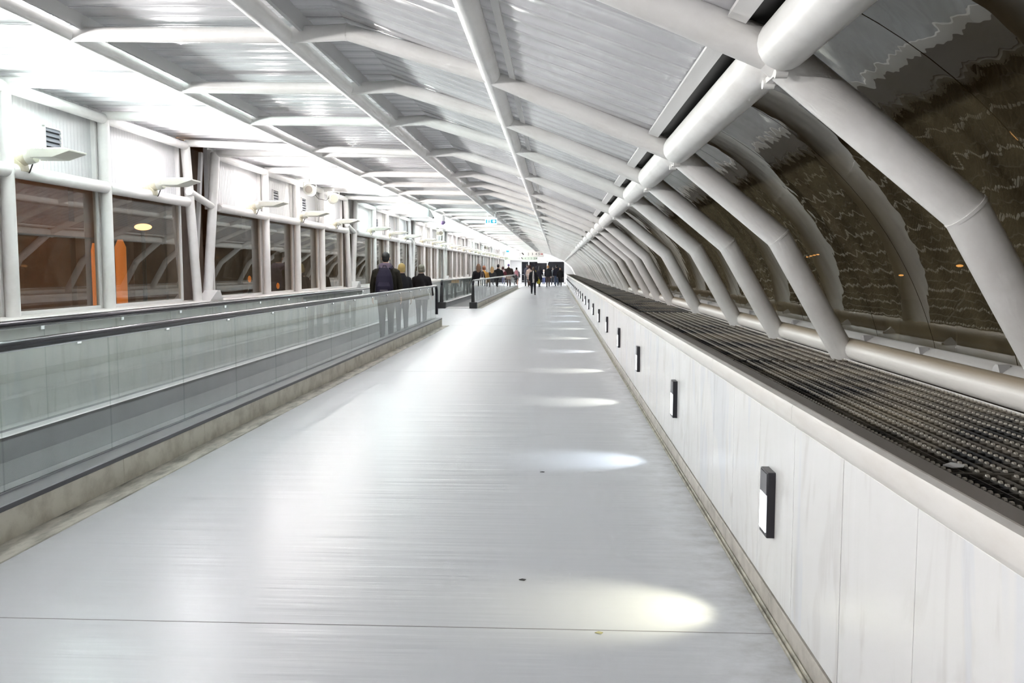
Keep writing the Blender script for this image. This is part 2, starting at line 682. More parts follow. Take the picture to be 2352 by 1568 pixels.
while y < YE:
    b.prism([(.925, .0), (.925, .094), (.930, .101), (XW + .014, .101), (XW + .014, 0)], 'y', y + .002, min(YE, y + 1.746))
    y += 1.746
struct(b.build('baseboard_right', M['skirt']), 'beige stone skirting of the right parapet')
b = MB()
y = -5.0
while y < YE:
    L = rnd.uniform(.5, 1.1)
    b.prism([(.900, 0), (.900, .010), (.905, .014), (.911, .012), (.913, .0)], 'y', y + .003, min(YE, y + L))
    b.prism([(.914, 0), (.914, .022), (.919, .027), (.9255, .024), (.9255, .0)], 'y', y + .003, min(YE, y + L))
    y += L
struct(b.build('trim_5', M['kerb']), 'dirty double bead at the foot of the right parapet')

# ledge tray and gratings
b = MB()
b.box((1.012, YB, .84), (2.16, YE, .905))
struct(b.build('trim_6', M['dirt']), 'dirty ledge behind the right parapet')
b = MB()
b.box((1.800, YB, .90), (1.806, YE, .942))
struct(b.build('trim_7', M['tube']), 'thin upright edge beside the base tube')


def grating_mesh(length, fine):
    b = MB()
    x = 1.022
    xs = []
    while x < 1.795:
        xs.append(x)
        x += .0385
    for i, x in enumerate(xs):
        b.box((x, .004, .912), (x + .004, length - .004, .934))
    b.box((1.016, .002, .910), (1.796, .010, .936))
    b.box((1.016, length - .010, .910), (1.796, length - .002, .936))
    step = .05 if fine else .1
    y = step
    while y < length - .01:
        b.box((1.02, y, .916), (1.795, y + .004, .930))
        y += step
    b.cur = 1
    y = .02
    st = .035
    while fine and y < length - .03:
        for i, x in enumerate(xs):
            if i % 2 == 0:
                w = .013 if fine else .055
                b.prism([(y, .934), (y + w * .25, .9395), (y + w, .9395), (y + w * 1.1, .934)], 'x', x - .002, x + .006)
        y += st
    return b.mesh('grating', [M['grate'], M['tooth']], smooth=False)


gm_f, gm_c = grating_mesh(3.0, True), grating_mesh(3.0, False)
y = 2.435 - 9.0
i = 0
while y < YE - 3:
    o = bpy.data.objects.new('grating', gm_f if -1 < y < 10 else gm_c)
    o.location = (0, y, 0)
    COL.objects.link(o)
    vis = y > -1
    if vis:
        i += 1
        tag(o, 'steel floor grating on the right ledge, %s panel along from the near end' % nth(i), 'grating', 'gratings on the right ledge')
    else:
        tag(o, 'steel floor grating on the right ledge, behind the viewpoint', 'grating', 'gratings on the right ledge')
    y += 3.0
    if not vis and y < -3:
        pass

b = MB()
b.prism([(0, 0), (.05, .028), (.085, .012), (.06, -.012), (.02, -.02)], 'z', 0, .003)
o = b.build('paper_scrap', M['paper'], loc=(1.10, 2.50, .942))
o.rotation_euler = (.12, .1, .3)
tag(o, 'small torn scrap of white paper lying on the grating', 'paper')

# ------------------------------------------------------------------ left parapet
b = MB()
b.box((-4.95, YB, 0), (-4.54, YE, 1.0))
struct(b.build('wall_left', M['marble']), 'marble clad parapet below the left windows')
b = MB()
b.prism([(-4.95, .995), (-4.515, .995), (-4.50, 1.012), (-4.50, 1.075), (-4.515, SILL), (-4.95, SILL)], 'y', YB, YE)
struct(b.build('trim_8', M['coping']), 'white sill on the left parapet')

# ------------------------------------------------------------------ steel arches
post_m = MB().tube([(XP, 0, SILL - .02), (XP, 0, 3.07)], .058, 18, (0, 1, 0)).mesh('post', M['tube'])
rt = MB()
rt.tube([(XP, 0, 3.07), (NA[0], 0, NA[1]), (NB[0], 0, NB[1])], [.046, .046, .05], 16, (0, 1, 0))
rt.tube([(NB[0], 0, NB[1]), (NN[0], 0, NN[1]), (NC[0], 0, NC[1]), (ND[0], 0, ND[1])], [.05, .052, .058, .066], 16, (0, 1, 0))
roof_m = rt.mesh('roof_tube', M['tube'])
leg_m = MB().tube([(ND[0], 0, ND[1]), (NL[0], 0, NL[1]), (NG[0], 0, NG[1])], [.072, .076, .076], 20, (0, 1, 0)).mesh('leg', M['tube'])


def ring(x, z, dx, dz, r):
    d = Vector((dx, 0, dz)).normalized() * .006
    return MB().tube([(x - d.x, 0, z - d.z), (x + d.x, 0, z + d.z)], r, 20, (0, 1, 0))


col_leg = ring(NL[0], NL[1], .9, -.95, .0795).mesh('weld_collar', M['tube'])
col_roof = ring(NN[0], NN[1], 1, -.12, .0545).mesh('weld_collar', M['tube'])
hb = MB()
hb.box((ND[0] - .012, -.10, ND[1] - .088), (ND[0] + .012, .10, ND[1] - .068))
for s in (-1, 1):
    hb.tube([(ND[0] - .02, s * .088, ND[1] - .088), (ND[0] + .02, s * .088, ND[1] - .088)], .017, 12)
hinge_m = hb.mesh('eaves_bracket', M['tube'])
# joint arches: the left half is split in two tubes that spread away from the joint
jr = MB()
jr.tube([(XP, -.43, 3.07), (NB[0] - .05, -.03, NB[1])], [.044, .044], 16, (0, 1, 0))
jroof1 = jr.mesh('roof_tube', M['tube'])
jr = MB()
jr.tube([(XP, .55, 3.07), (NB[0] - .05, .03, NB[1])], [.05, .05], 16, (0, 1, 0))
jroof2 = jr.mesh('roof_tube', M['tube'])
jr = MB()
jr.tube([(NB[0] - .06, 0, NB[1]), (NN[0], 0, NN[1]), (NC[0], 0, NC[1]), (ND[0], 0, ND[1])], [.052, .054, .06, .068], 16, (0, 1, 0))
jroof3 = jr.mesh('roof_tube', M['tube'])
jpost1 = MB().tube([(XP, -.17, SILL - .02), (XP, -.43, 3.07)], .058, 18, (1, 0, 0)).mesh('post', M['tube'])
jpost2 = MB().tube([(XP, .13, SILL - .02), (XP, .55, 3.07)], .062, 18, (1, 0, 0)).mesh('post', M['tube'])
jl = MB()
jl.tube([(XP + .03, -.42, 2.47), (XP, .40, ZF)], .048, 14)
jlink = jl.mesh('link_tube', M['tube'])
gs = MB()
gs.prism([(-.16, SILL), (.28, SILL), (.18, SILL + .13), (.10, SILL + .13)], 'x', XP - .02, XP + .16)
gusset_m = gs.mesh('gusset', M['jamb'])
bp = MB()
bp.box((-4.93, -.5, SILL), (-4.90, .62, 3.1))
brown_m = bp.mesh('joint_sheet', M['brown'], smooth=False)
js = MB()
js.prism([(-.06, SILL), (.0, SILL), (.34, 3.05), (.27, 3.05)], 'x', -4.78, -4.74)
jstrip_m = js.mesh('joint_strip', M['strip'])


def part(name, me, parent):
    o = bpy.data.objects.new(name, me)
    o.parent = parent
    COL.objects.link(o)
    return o


vi = 0
for y, isj in FRAMES:
    t = empty('steel_arch', (0, y, 0))
    if isj:
        for nm, me in (('roof_tube', jroof1), ('roof_tube', jroof2), ('roof_tube', jroof3), ('post', jpost1), ('post', jpost2), ('link_tube', jlink),
                       ('gusset', gusset_m), ('joint_sheet', brown_m), ('joint_strip', jstrip_m)):
            part(nm, me, t)
    else:
        part('post', post_m, t)
        part('roof_tube', roof_m, t)
    part('leg', leg_m, t)
    part('weld_collar', col_leg, t)
    part('weld_collar', col_roof, t)
    part('eaves_bracket', hinge_m, t)
    if y > 2:
        vi += 1
        if isj:
            tag(t, 'white tubular arch with a forked pair of leaning left posts, %s arch down the corridor' % nth(vi), 'arch', 'steel arches')
        else:
            tag(t, 'white tubular arch with one upright left post, %s arch down the corridor' % nth(vi), 'arch', 'steel arches')
    else:
        tag(t, 'white tubular arch behind the viewpoint', 'arch', 'steel arches')

YT = YE - .5
for nm, (x, z), r, lab in (('roof_purlin', (NA[0], NA[1] + .0), .045, 'white tube running lengthwise under the flat roof, the one nearer the windows'),
                           ('roof_purlin', (NB[0], NB[1] + .0), .058, 'white tube running lengthwise where the flat roof ends'),
                           ('roof_purlin', (NC[0], NC[1] + .0), .060, 'white tube running lengthwise halfway up the sloping roof')):
    b = MB()
    b.tube([(x, YB, z), (x, YT, z)], r, 18)
    tag(b.build(nm, M['tube']), lab, 'tube', 'lengthwise roof tubes')


def segmented(name, label, x, z, r, gap, lst, group=None):
    t = empty(name, (0, 0, 0))
    for a, c in zip(lst[:-1], lst[1:]):
        b = MB()
        y0, y1 = a + gap, c - gap
        pr = [(0, .55), (.3 * r, .86), (.75 * r, 1.0)]
        pts = [(x, y0 + p, z) for p, q in pr] + [(x, y1 - p, z) for p, q in reversed(pr)]
        rad = [r * q for p, q in pr] + [r * q for p, q in reversed(pr)]
        b.tube(pts, rad, 20)
        b.build('tube_segment', M['tube'], t, angle=1.0)
    tag(t, label, 'tube', group)
    return t


ys = [f[0] for f in FRAMES]
segmented('eaves_tube', 'thick white tube in segments along the right eaves above the curved glass', ND[0], ND[1], .088, .055, ys)
tl = []
for y, isj in FRAMES:
    tl += [y - .43, y + .55] if isj else [y]
rail = empty('wall_rail')
corner = empty('wall_head_tube')
for a, c in zip(tl[:-1], tl[1:]):
    if abs((c - a) - .98) < 1e-6:
        continue
    for t, z, r in ((rail, ZF, .062), (corner, 3.03, .05)):
        b = MB()
        b.tube([(XP + .02, a + .02, z), (XP + .02, a + .05, z), (XP + .02, c - .05, z), (XP + .02, c - .02, z)], [r * .7, r, r, r * .7], 18)
        b.build('tube_segment', M['tube'], t, angle=1.0)
tag(rail, 'white horizontal tube above the left windows that carries the floodlights', 'tube')
tag(corner, 'white horizontal tube along the top of the left wall under the roof', 'tube')
b = MB()
b.tube([(1.872, YB, .995), (1.872, YT, .995)], .066, 20)
tag(b.build('base_tube', dusty_tube()), 'thick white tube lying on the right ledge at the feet of the arches', 'tube')

# ------------------------------------------------------------------ roof sheets (ribbed across), one per bay
path = [(-4.82, 3.155), (-1.36, 3.095), (.60, 2.365)]


def roof_bay(y0, y1):
    n = max(1, round((y1 - y0) / .205))
    w = (y1 - y0) / n
    prof = []                                       # (y, drop)
    for k in range(n):
        a = y0 + k * w
        prof += [(a + .004, 0.0), (a + .014, -.007), (a + .045, -.007), (a + .06, -.003), (a + w * .5, -.002), (a + w - .045, -.003), (a + w - .03, -.007), (a + w - .012, -.007), (a + w - .002, 0.0)]
    b = MB()
    vs, fs = [], []
    m = len(prof)
    for x, z in path:
        vs += [(x, p, z + d) for p, d in prof]
    for x, z in path:
        vs += [(x, p, z + .05) for p, d in prof]
    for s in range(2):
        for k in range(m - 1):
            i = s * m + k
            fs.append((i, i + 1, i + m + 1, i + m))
            q = i + 3 * m
            fs.append((q, q + m, q + m + 1, q + 1))
    for s in range(2):
        fs.append((s * m, s * m + m, s * m + m + 3 * m, s * m + 3 * m))
        e = s * m + m - 1
        fs.append((e, e + 3 * m, e + m + 3 * m, e + m))
    for k in range(m - 1):
        fs.append((k, k + 3 * m, k + 1 + 3 * m, k + 1))
        q = 2 * m + k
        fs.append((q, q + 1, q + 1 + 3 * m, q + 3 * m))
    b._add(vs, fs)
    return b


for a, c in zip(ys[:-1], ys[1:]):
    struct(roof_bay(a, c).build('ceiling', M['roof'], angle=.25), 'glossy ribbed sheet ceiling')
struct(roof_bay(ys[-1], YE).build('ceiling', M['roof'], angle=.25), 'glossy ribbed sheet ceiling')
for nm, x0, x1, z0, z1 in (('trim_9', NA[0] + .085, NA[0] + .105, NA[1] + .02, 3.125), ('trim_10', NB[0] + .105, NB[0] + .13, NB[1] + .01, 3.10)):
    b = MB()
    b.box((x0, YB, z0), (x1, YT, z1))
    struct(b.build(nm, M['strip']), 'flat edge strip beside a roof tube')
b = MB()
b.prism([(-.300, 2.688), (-.262, 2.673), (-.255, 2.690), (-.293, 2.705)], 'y', YB, YT)
struct(b.build('trim_11', M['jamb']), 'flat edge strip beside a roof tube')
b = MB()
for a, c in zip(ys[:-1], ys[1:]):
    b.prism([(.565, 2.335), (.625, 2.312), (.632, 2.335), (.572, 2.358)], 'y', a + .07, c - .07)
struct(b.build('trim_12', M['jamb']), 'pale edge strip of the roof beside the eaves tube')
b = MB()
b.prism([(.60, 2.33), (.92, 2.37), (.92, 2.52), (.58, 2.44)], 'y', YB, YE)
struct(b.build('trim_13', M['gapshade']), 'black strip painted as the shadowed gap above the eaves')

# ------------------------------------------------------------------ right curved glazing
P0, P1, P2 = Vector((.90, 2.425)), Vector((1.60, 1.885)), Vector((2.045, 1.02))


def circle3(a, b, c):
    ax, ay, bx, by, cx, cy = a.x, a.y, b.x, b.y, c.x, c.y
    d = 2 * (ax * (by - cy) + bx * (cy - ay) + cx * (ay - by))
    ux = ((ax * ax + ay * ay) * (by - cy) + (bx * bx + by * by) * (cy - ay) + (cx * cx + cy * cy) * (ay - by)) / d
    uy = ((ax * ax + ay * ay) * (cx - bx) + (bx * bx + by * by) * (ax - cx) + (cx * cx + cy * cy) * (bx - ax)) / d
    return Vector((ux, uy)), (a - Vector((ux, uy))).length


cc, cr_ = circle3(P0, P1, P2)
a0, a1 = math.atan2(P0.y - cc.y, P0.x - cc.x), math.atan2(P2.y - cc.y, P2.x - cc.x)
wn = 0
clip_b = MB()
clip_b.prism([(-.035, 0), (.035, 0), (.03, .02), (.008, .036), (-.014, .036)], 'x', -.03, .022)
clip_m = clip_b.mesh('clip', M['strip'])
for a, c in zip(ys, ys[1:] + [YE]):
    n = 3 if c - a > 2 else 2
    for k in range(n):
        y0, y1 = a + (c - a) * k / n + .004, a + (c - a) * (k + 1) / n - .004
        b = MB()
        vs, fs = [], []
        K = 18
        for i in range(K + 1):
            t = a0 + (a1 - a0) * i / K
            d = Vector((math.cos(t), math.sin(t)))
            q, q2 = cc + d * cr_, cc + d * (cr_ + .010)
            vs += [(q.x, y0, q.y), (q.x, y1, q.y), (q2.x, y0, q2.y), (q2.x, y1, q2.y)]
        for i in range(K):
            o = i * 4
            fs += [(o, o + 1, o + 5, o + 4), (o + 2, o + 6, o + 7, o + 3), (o, o + 4, o + 6, o + 2), (o + 1, o + 3, o + 7, o + 5)]
        fs += [(0, 2, 3, 1), (K * 4, K * 4 + 1, K * 4 + 3, K * 4 + 2)]
        b._add(vs, fs)
        wn += 1
        w = struct(b.build('window_%d' % wn, M['curved'], angle=1.0), 'curved bronze glass pane of the right side')
        part('clip', clip_m, w).location = (1.965, y1, 1.045)
b = MB()
b.prism([(1.93, 1.035), (1.995, .985), (2.075, 1.00), (2.075, 1.035), (2.03, 1.075), (1.995, 1.075)], 'y', YB, YE)
struct(b.build('trim_14', M['jamb']), 'white bottom rail of the curved glazing')

# ------------------------------------------------------------------ left wall: windows, upper sheets, vents
def upper_sheet(y0, y1):
    n = max(2, round((y1 - y0) / .06))
    w = (y1 - y0) / n
    pr = []
    for k in range(n):
        s = y0 + k * w
        pr += [(s, .0), (s + .006, -.004), (s + .012, 0)]
    pr.append((y1, 0))
    b = MB()
    pts = [(-4.775 + d, p) for p, d in pr] + [(-4.83, y1), (-4.83, y0)]
    b.prism(pts, 'z', ZF - .02, 3.16)
    return b


for a, c in zip(tl[:-1], tl[1:]):
    if abs((c - a) - .98) < 1e-6:
        continue
    y0, y1 = a + .03, c - .03
    struct(upper_sheet(y0 - .03, y1 + .03).build('wall_left', M['panel'], angle=.2), 'white finely ribbed sheet above a left window')
    wn += 1
    b = MB()
    b.box((XG - .03, y0 - .02, SILL), (XG + .02, y0 + .015, 3.12))
    b.box((XG - .03, y1 - .015, SILL), (XG + .02, y1 + .02, 3.12))
    b.box((XG - .03, y0, SILL), (XG + .015, y1, SILL + .035))
    b.box((XG - .03, y0, ZF - .04), (XG + .015, y1, ZF + .02))
    w = struct(b.build('window_%d' % wn, M['jamb'], bevel=.003), 'white framed left window')
    b = MB()
    b.box((XG - .012, y0 + .015, SILL + .035), (XG, y1 - .015, ZF - .04))
    b.build('pane', M['win'], w, smooth=False)

vent = empty('wall_vent')
b = MB()
for (p, q) in (((-.145, -.13), (.145, -.115)), ((-.145, .115), (.145, .13)), ((-.145, -.13), (-.125, .13)), ((.125, -.13), (.145, .13))):
    b.box((-4.775, p[0], p[1]), (-4.752, q[0], q[1]))
vk = [b.build('frame', M['jamb'], vent)]
b = MB()
b.box((-4.774, -.125, -.115), (-4.770, .125, .115))
vk.append(b.build('backing', M['ventdark'], vent))
for k in range(5):
    b = MB()
    z = -.10 + k * .046
    b.prism([(-4.772, z + .028), (-4.768, z + .034), (-4.75, z + .008), (-4.75, z), (-4.756, z)], 'y', -.125, .125)
    vk.append(b.build('slat', M['vent'], vent))
vents = []
for j in JOINTS[:-1]:
    for o in (3.4, 5.05):
        if j + o > 5 and j + o < 70:
            vents.append(j + o)
for i, y in enumerate(vents):
    v = vent if i == 0 else fastdup(vent, (0, 0, 0), vk)
    v.location = (0, y, 2.70)
    tag(v, 'small louvred vent in the white sheet above the left windows, %s from the near end' % nth(i + 1), 'vent', 'louvred vents of the left wall')


# ------------------------------------------------------------------ floodlights on the left rail
def flood():
    t = empty('floodlight')
    b = MB()
    b.tube([(-.02, 0, .045), (.11, 0, .105)], [.062, .055], 18)
    b.prism([(-.075, .0), (-.06, .055), (.02, .07), (.06, .03), (.066, -.03), (-.07, -.03)], 'y', -.06, .06)
    k = [b.build('clamp', M['creamclamp'], t, bevel=.004)]
    b = MB()
    b.tube([(.085, 0, .093), (.155, 0, .108)], [.066, .064], 18)
    k.append(b.build('collar', M['cream'], t, bevel=.004))
    b = MB()
    for s in (-1, 1):
        b.prism([(.145, .075), (.20, .07), (.215, .09), (.215, .135), (.19, .15), (.145, .145)], 'y', s * .1 - .004, s * .1 + .004)
        b.tube([(.18, s * .105, .11), (.18, s * .113, .11)], .014, 10)
    b.box((.143, -.1, .08), (.155, .1, .14))
    k.append(b.build('bracket', M['cream'], t))
    b = MB()
    b.prism([(.19, .075), (.38, .075), (.535, .125), (.54, .14), (.48, .148), (.19, .148)], 'y', -.135, .135)
    for q in range(8):
        b.box((.22 + q * .036, -.13, .147), (.228 + q * .036, .13, .153))
    k.append(b.build('housing', M['cream'], t, bevel=.004, angle=.3))
    b = MB()
    b.box((.23, -.11, .1535), (.47, .11, .1565))
    k.append(b.build('lens', M['lens'], t))
    b = MB()
    b.tube([(-.02, .05, -.02), (.03, .06, -.05), (.07, .05, -.03), (.10, .05, .04)], .006, 6)
    k.append(b.build('cable', M['wire'], t))
    return t, k


fl, fk = flood()
TINTS = [(1, .98, .96), (.84, 1, .95), (1, .97, .97), (1, .94, .92), (1, .97, .93), (1, .97, .94), (.84, 1, .97), (1, .95, .9), (.86, .99, 1), (1, .96, .9)]
fy = []
for j in JOINTS:
    for o in (1.85, 4.3, 6.75):
        if j + o < 86:
            fy.append(j + o)
vi = 0
for i, y in enumerate(fy):
    t = fl if i == 0 else fastdup(fl, (0, 0, 0), fk)
    t.location = (XP + .02, y, ZF + .03)
    if y > 6.5:
        vi += 1
        tag(t, 'cream floodlight clamped to the rail above the left windows, %s from the near end' % nth(vi), 'floodlight', 'floodlights on the left rail')
    else:
        tag(t, 'cream floodlight on the left rail, behind or beside the viewpoint', 'floodlight', 'floodlights on the left rail')
    ld = bpy.data.lights.new('floodlight_beam', 'AREA')
    ld.shape = 'RECTANGLE'
    ld.size, ld.size_y = .16, .22
    ld.spread = math.radians(180)
    tn = TINTS[max(0, vi) % len(TINTS)]
    ld.color = tn
    ld.energy = LAMP_POWER
    lo = bpy.data.objects.new('floodlight_beam', ld)
    lo.location = (XP + .02 + .35, y, ZF + .03 + .225)
    lo.rotation_euler = Vector((1.75, 0, 1)).to_track_quat('-Z', 'Y').to_euler()
    COL.objects.link(lo)

# ------------------------------------------------------------------ recessed lights of the right parapet
wl = empty('wall_light')
wk = []
b = MB()
b.prism([(-.065, -.14), (.065, -.14), (.065, .145), (-.065, .145)], 'x', XW - .034, XW + .004)
wk.append(b.build('frame', M['frameblack'], wl, bevel=.004))
b = MB()
b.box((XW - .0365, -.056, .045), (XW - .0335, .056, .136))
wk.append(b.build('face_plate', M['framegrey'], wl))
b = MB()
b.box((XW - .0375, -.054, -.118), (XW - .0345, .054, .042))
wk.append(b.build('lens', M['poollens'], wl))
PT = [(1, .95, .68), (.80, .90, 1), (1, .98, .84), (1, .97, .82), (.95, .97, 1), (1, .98, .8), (1, .98, .85), (.84, .92, 1), (.8, .9, 1), (1, .98, .8)]
i = 0
y = 3.76 - 2 * 3.02
while y < 80:
    t = wl if i == 0 else fastdup(wl, (0, 0, 0), wk)
    t.location = (0, y, .49)
    if y > 3:
        tag(t, 'black framed light in the right marble parapet, %s from the near end' % nth(i - 1), 'wall light', 'lights in the right parapet')
    else:
        tag(t, 'black framed light in the right parapet, behind the viewpoint', 'wall light', 'lights in the right parapet')
    ld = bpy.data.lights.new('wall_light_beam', 'SPOT')
    ld.energy = POOL_POWER
    ld.spot_size = math.radians(62)
    ld.spot_blend = .85
    ld.shadow_soft_size = .03
    ld.color = PT[max(0, i - 2) % len(PT)]
    lo = bpy.data.objects.new('wall_light_beam', ld)
    lo.location = (XW - .05, y, .46)
    lo.rotation_euler = Vector((-.52, 0, -.46)).to_track_quat('-Z', 'Y').to_euler()
    COL.objects.link(lo)
    y += 3.02
    i += 1


# ------------------------------------------------------------------ moving walkways
def walkway(label, y0, y1, start_block):
    t = empty('moving_walkway', (0, y0, 0))
    def bld(b, name, mat, bevel=0, par=None, smooth=True):
        o = b.build(name, mat, par or t, bevel=bevel, smooth=smooth)
        if par is None:
            o.location = (0, -y0, 0)
        return o
    for side in (1, -1):
        # side 1: towards the corridor (face at -3.016); side -1: towards the windows
        if side == 1:
            xf, xg, xi = -3.016, -3.17, -3.30
        else:
            xf, xg, xi = -4.535, -4.37, -4.24
        b = MB()
        lo, hi = min(xf, xi), max(xf, xi)
        y = y0
        while y < y1:                                  # stone slabs with open joints
            b.box((lo, y + .002, .0), (hi, min(y1, y + 1.4) - .002, .178))
            y += 1.4
        bld(b, 'plinth', M['plinth'], .003)
        b = MB()
        b.box((lo - .004, y0, .178), (hi + .004, y1, .206))
        bld(b, 'edge_band', M['darksteel'])
        b = MB()
        b.prism([(lo - .002, .206), (hi + .002, .206), (hi - .004, .212), (lo + .004, .212)], 'y', y0, y1)
        bld(b, 'deck', M['ledgesteel'] if side == 1 else M['paledeck'])
        b = MB()
        b.box((xi - .004 if side == 1 else xi - .002, y0 + .02, .0), (xi + .002 if side == 1 else xi + .004, y1 - .02, .20))
        bld(b, 'skirt_panel', M['ledgesteel'])
        b = MB()
        b.box((xg - .014, y0 + .12, .212), (xg - .007, y1 - .12, .222))
        b.box((xg + .007, y0 + .12, .212), (xg + .014, y1 - .12, .222))
        bld(b, 'glass_shoe', M['ledgesteel'])
        y = math.floor((y0 + .3) / 1.22) * 1.22 - .11
        while y < y1 - .05:
            a, c = max(y, y0 + .15), min(y + 1.22, y1 + .18 if False else y1 - .02)
            if c - a > .1:
                b = MB()
                b.box((xg - .006, a + .0025, .214), (xg + .006, c - .0025, 1.05))
                bld(b, 'glass_panel', M['bal'], 0, None, False)
            y += 1.22
        # handrail loop with rounded ends
        r, zt, zb = .17, 1.055, .30
        pts = [(xg, y0 + .06, zb)]
        for k in range(9):
            a = math.pi - k * math.pi / 16
            pts.append((xg, y0 + .06 + r + r * math.cos(a), zt - r + r * math.sin(a)))
        for k in range(9):
            a = math.pi / 2 - k * math.pi / 16
            pts.append((xg, y1 - .06 - r + r * math.cos(a) + .12, zt - r + r * math.sin(a)))
        pts.append((xg, y1 - .06 + .12, zb))
        b = MB()
        b.tube(pts, .032, 12, (1, 0, 0), True, 1.3)
        h = bld(b, 'handrail', M['rubber'])
        b = MB()
        b.tube([(p[0], p[1], p[2] - .030 if p[2] > .9 else p[2]) for p in pts[8:-8]], .009, 8, (1, 0, 0))
        bld(b, 'rail_guide', M['steel'])
        if start_block:
            b = MB()
            b.box((xg - .13, y0 - .12, .0), (xg + .16, y0 + .16, .235))
            bld(b, 'newel_block', M['black'], .01)
            b = MB()
            b.tube([(xg, y0 + .03, .2), (xg, y0 + .03, .75), (xg, y0 + .10, .98)], [.07, .055, .03], 12, (1, 0, 0))
            bld(b, 'newel_post', M['black'])
    b = MB()
    vs, fs = [], []
    x = -4.238
    pr = []
    while x < -3.302:
        pr += [(x, .014), (x + .006, .014), (x + .007, .007), (x + .0145, .007)]
        x += .0155
    pts = pr + [(-3.302, .003), (-4.238, .003)]
    b.prism(pts, 'y', y0 + 1.0, y1 - 1.0)
    bld(b, 'belt', M['belt'], 0, None, False)
    for a, c in ((y0, y0 + 1.0), (y1 - 1.0, y1)):
        b = MB()
        b.box((-4.238, a, .003), (-3.302, c, .017))
        bld(b, 'landing_plate', M['landing'], .002)
    tag(t, label, 'moving walkway', 'moving walkways')
    return t


walkway('glass sided moving walkway at the near left, with three riders near its end', YB, 22.84, False)
walkway('glass sided moving walkway farther on, starting at a black newel block', 33.0, 68.66, True)


# ------------------------------------------------------------------ speakers, cameras, signs
def speaker(loc, rz, label, back):
    t = empty('loudspeaker', loc)
    t.rotation_euler = (0, 0, rz)
    b = MB()
    b.tube([(0, -.13, 0), (0, -.125, 0), (0, .12, 0), (0, .15, 0)], [.088, .095, .092, .075], 24)
    b.build('body', M['cream'], t)
    b = MB()
    b.tube([(0, -.134, 0), (0, -.128, 0)], [.062, .066], 24)
    b.ball((0, -.136, 0), (.008, .006, .008), 8, 6)
    b.build('grille', M['speakerface'], t)
    b = MB()
    b.tube([(0, .149, 0), (0, .155, 0)], [.074, .07], 24)
    b.build('back_plate', M['speakerback'], t)
    b = MB()
    b.tube([(-.11, 0, .02), (-.11, 0, .13), (0, 0, .135), (.11, 0, .13), (.11, 0, .02)], .008, 8, (0, 1, 0))
    b.tube([(0, 0, .135), (0, 0, .19)], .015, 8)
    b.build('bracket', M['cream'], t)
    return tag(t, label, 'loudspeaker', 'loudspeakers under the roof edge')


speaker((-4.33, 15.25, 2.875), .12, 'round cream loudspeaker facing the camera under the roof edge, its grille showing', False)
speaker((-4.30, 16.75, 2.845), math.pi + .35, 'cream loudspeaker turned away beside the grille-faced one, its back plate showing', True)
speaker((-4.28, 31.9, 2.80), math.pi + .5, 'dark backed loudspeaker farther down the left wall, beyond the hanging cameras', True)
speaker((-4.28, 53.2, 2.78), -.5, 'small pale loudspeaker far down the left wall, above the second walkway', False)
b = MB()
b.tube([(-4.46, 15.9, 2.90), (-4.44, 16.2, 2.80), (-4.36, 16.45, 2.79), (-4.34, 16.58, 2.85)], .005, 6)
tag(b.build('speaker_cable', M['wire']), 'thin dark cable drooping from a post to the turned-away loudspeaker', 'cable')

t = empty('security_camera', (-3.136, 21.3, 2.96))
b = MB()
b.box((-.05, -.05, -.20), (.03, .05, .0))
b.build('mount', simple('pale teal housing', (.66, .76, .76), .4), t, bevel=.006)
b = MB()
b.prism([(.03, -.02), (.06, -.06), (.14, -.20), (.10, -.235), (.03, -.20)], 'y', -.045, .045)
b.build('housing', simple('grey camera housing', (.36, .38, .38), .4), t, bevel=.006)
b = MB()
b.tube([(.115, 0, -.2), (.13, 0, -.235)], .022, 12)
b.build('lens', M['black'], t)
tag(t, 'pale box camera hanging from the roof tube near the left', 'camera')
t = empty('dome_camera', (-3.136, 24.0, 2.96))
b = MB()
b.tube([(0, 0, 0), (0, 0, -.19)], [.055, .065], 16)
b.build('mount', simple('grey camera mount', (.55, .55, .57), .4), t)
b = MB()
b.ball((0, 0, -.19), (.075, .075, .07))
b.build('dome', simple('violet tinted dome', (.22, .16, .32), .15), t)
tag(t, 'grey tubular dome camera hanging from the roof tube beyond the box camera', 'camera')

t = empty('exit_sign', (-1.72, 23.0, 2.735))
b = MB()
b.box((-.16, -.025, -.085), (.16, .025, .095))
b.build('case', M['signwhite'], t, bevel=.008)
b = MB()
b.box((-.135, -.028, -.04), (-.105, -.024, .05))
b.box((-.01, -.028, -.04), (.135, -.024, .05))
b.build('panel', M['signblue'], t)
b = MB()
b.prism([(.03, .005), (.06, .045), (.075, .025), (.09, .045), (.12, .005), (.075, -.038)], 'y', -.031, -.0275)
b.build('arrow', M['signwhite'], t)
b = MB()
b.ball((-.055, -.027, .035), (.012, .004, .012), 10, 8)
b.tube([(-.055, -.028, .02), (-.06, -.028, -.005), (-.075, -.028, -.03)], .008, 6)
b.tube([(-.06, -.028, -.005), (-.045, -.028, -.03)], .008, 6)
b.tube([(-.075, -.028, .012), (-.055, -.028, .015), (-.038, -.028, .0)], .006, 6)
b.build('running_figure', M['signblue'], t)
b = MB()
for s in (-.1, .1):
    b.tube([(s, 0, .09), (s, 0, .27)], .006, 6)
b.build('hanger', M['steel'], t)
tag(t, 'small lit white and turquoise sign with an arrow hanging from the roof', 'sign')
t = empty('exit_sign', (-3.35, 62.0, 2.72))
b = MB()
b.box((-.25, -.03, -.08), (.25, .03, .1))
b.build('case', M['signwhite'], t, bevel=.008)
b = MB()
b.box((-.22, -.034, -.05), (-.02, -.028, .07))
b.build('panel', M['signblue'], t)
b = MB()
b.tube([(-.18, 0, .09), (-.18, 0, .32)], .008, 6)
b.tube([(.18, 0, .09), (.18, 0, .32)], .008, 6)
b.build('hanger', M['steel'], t)
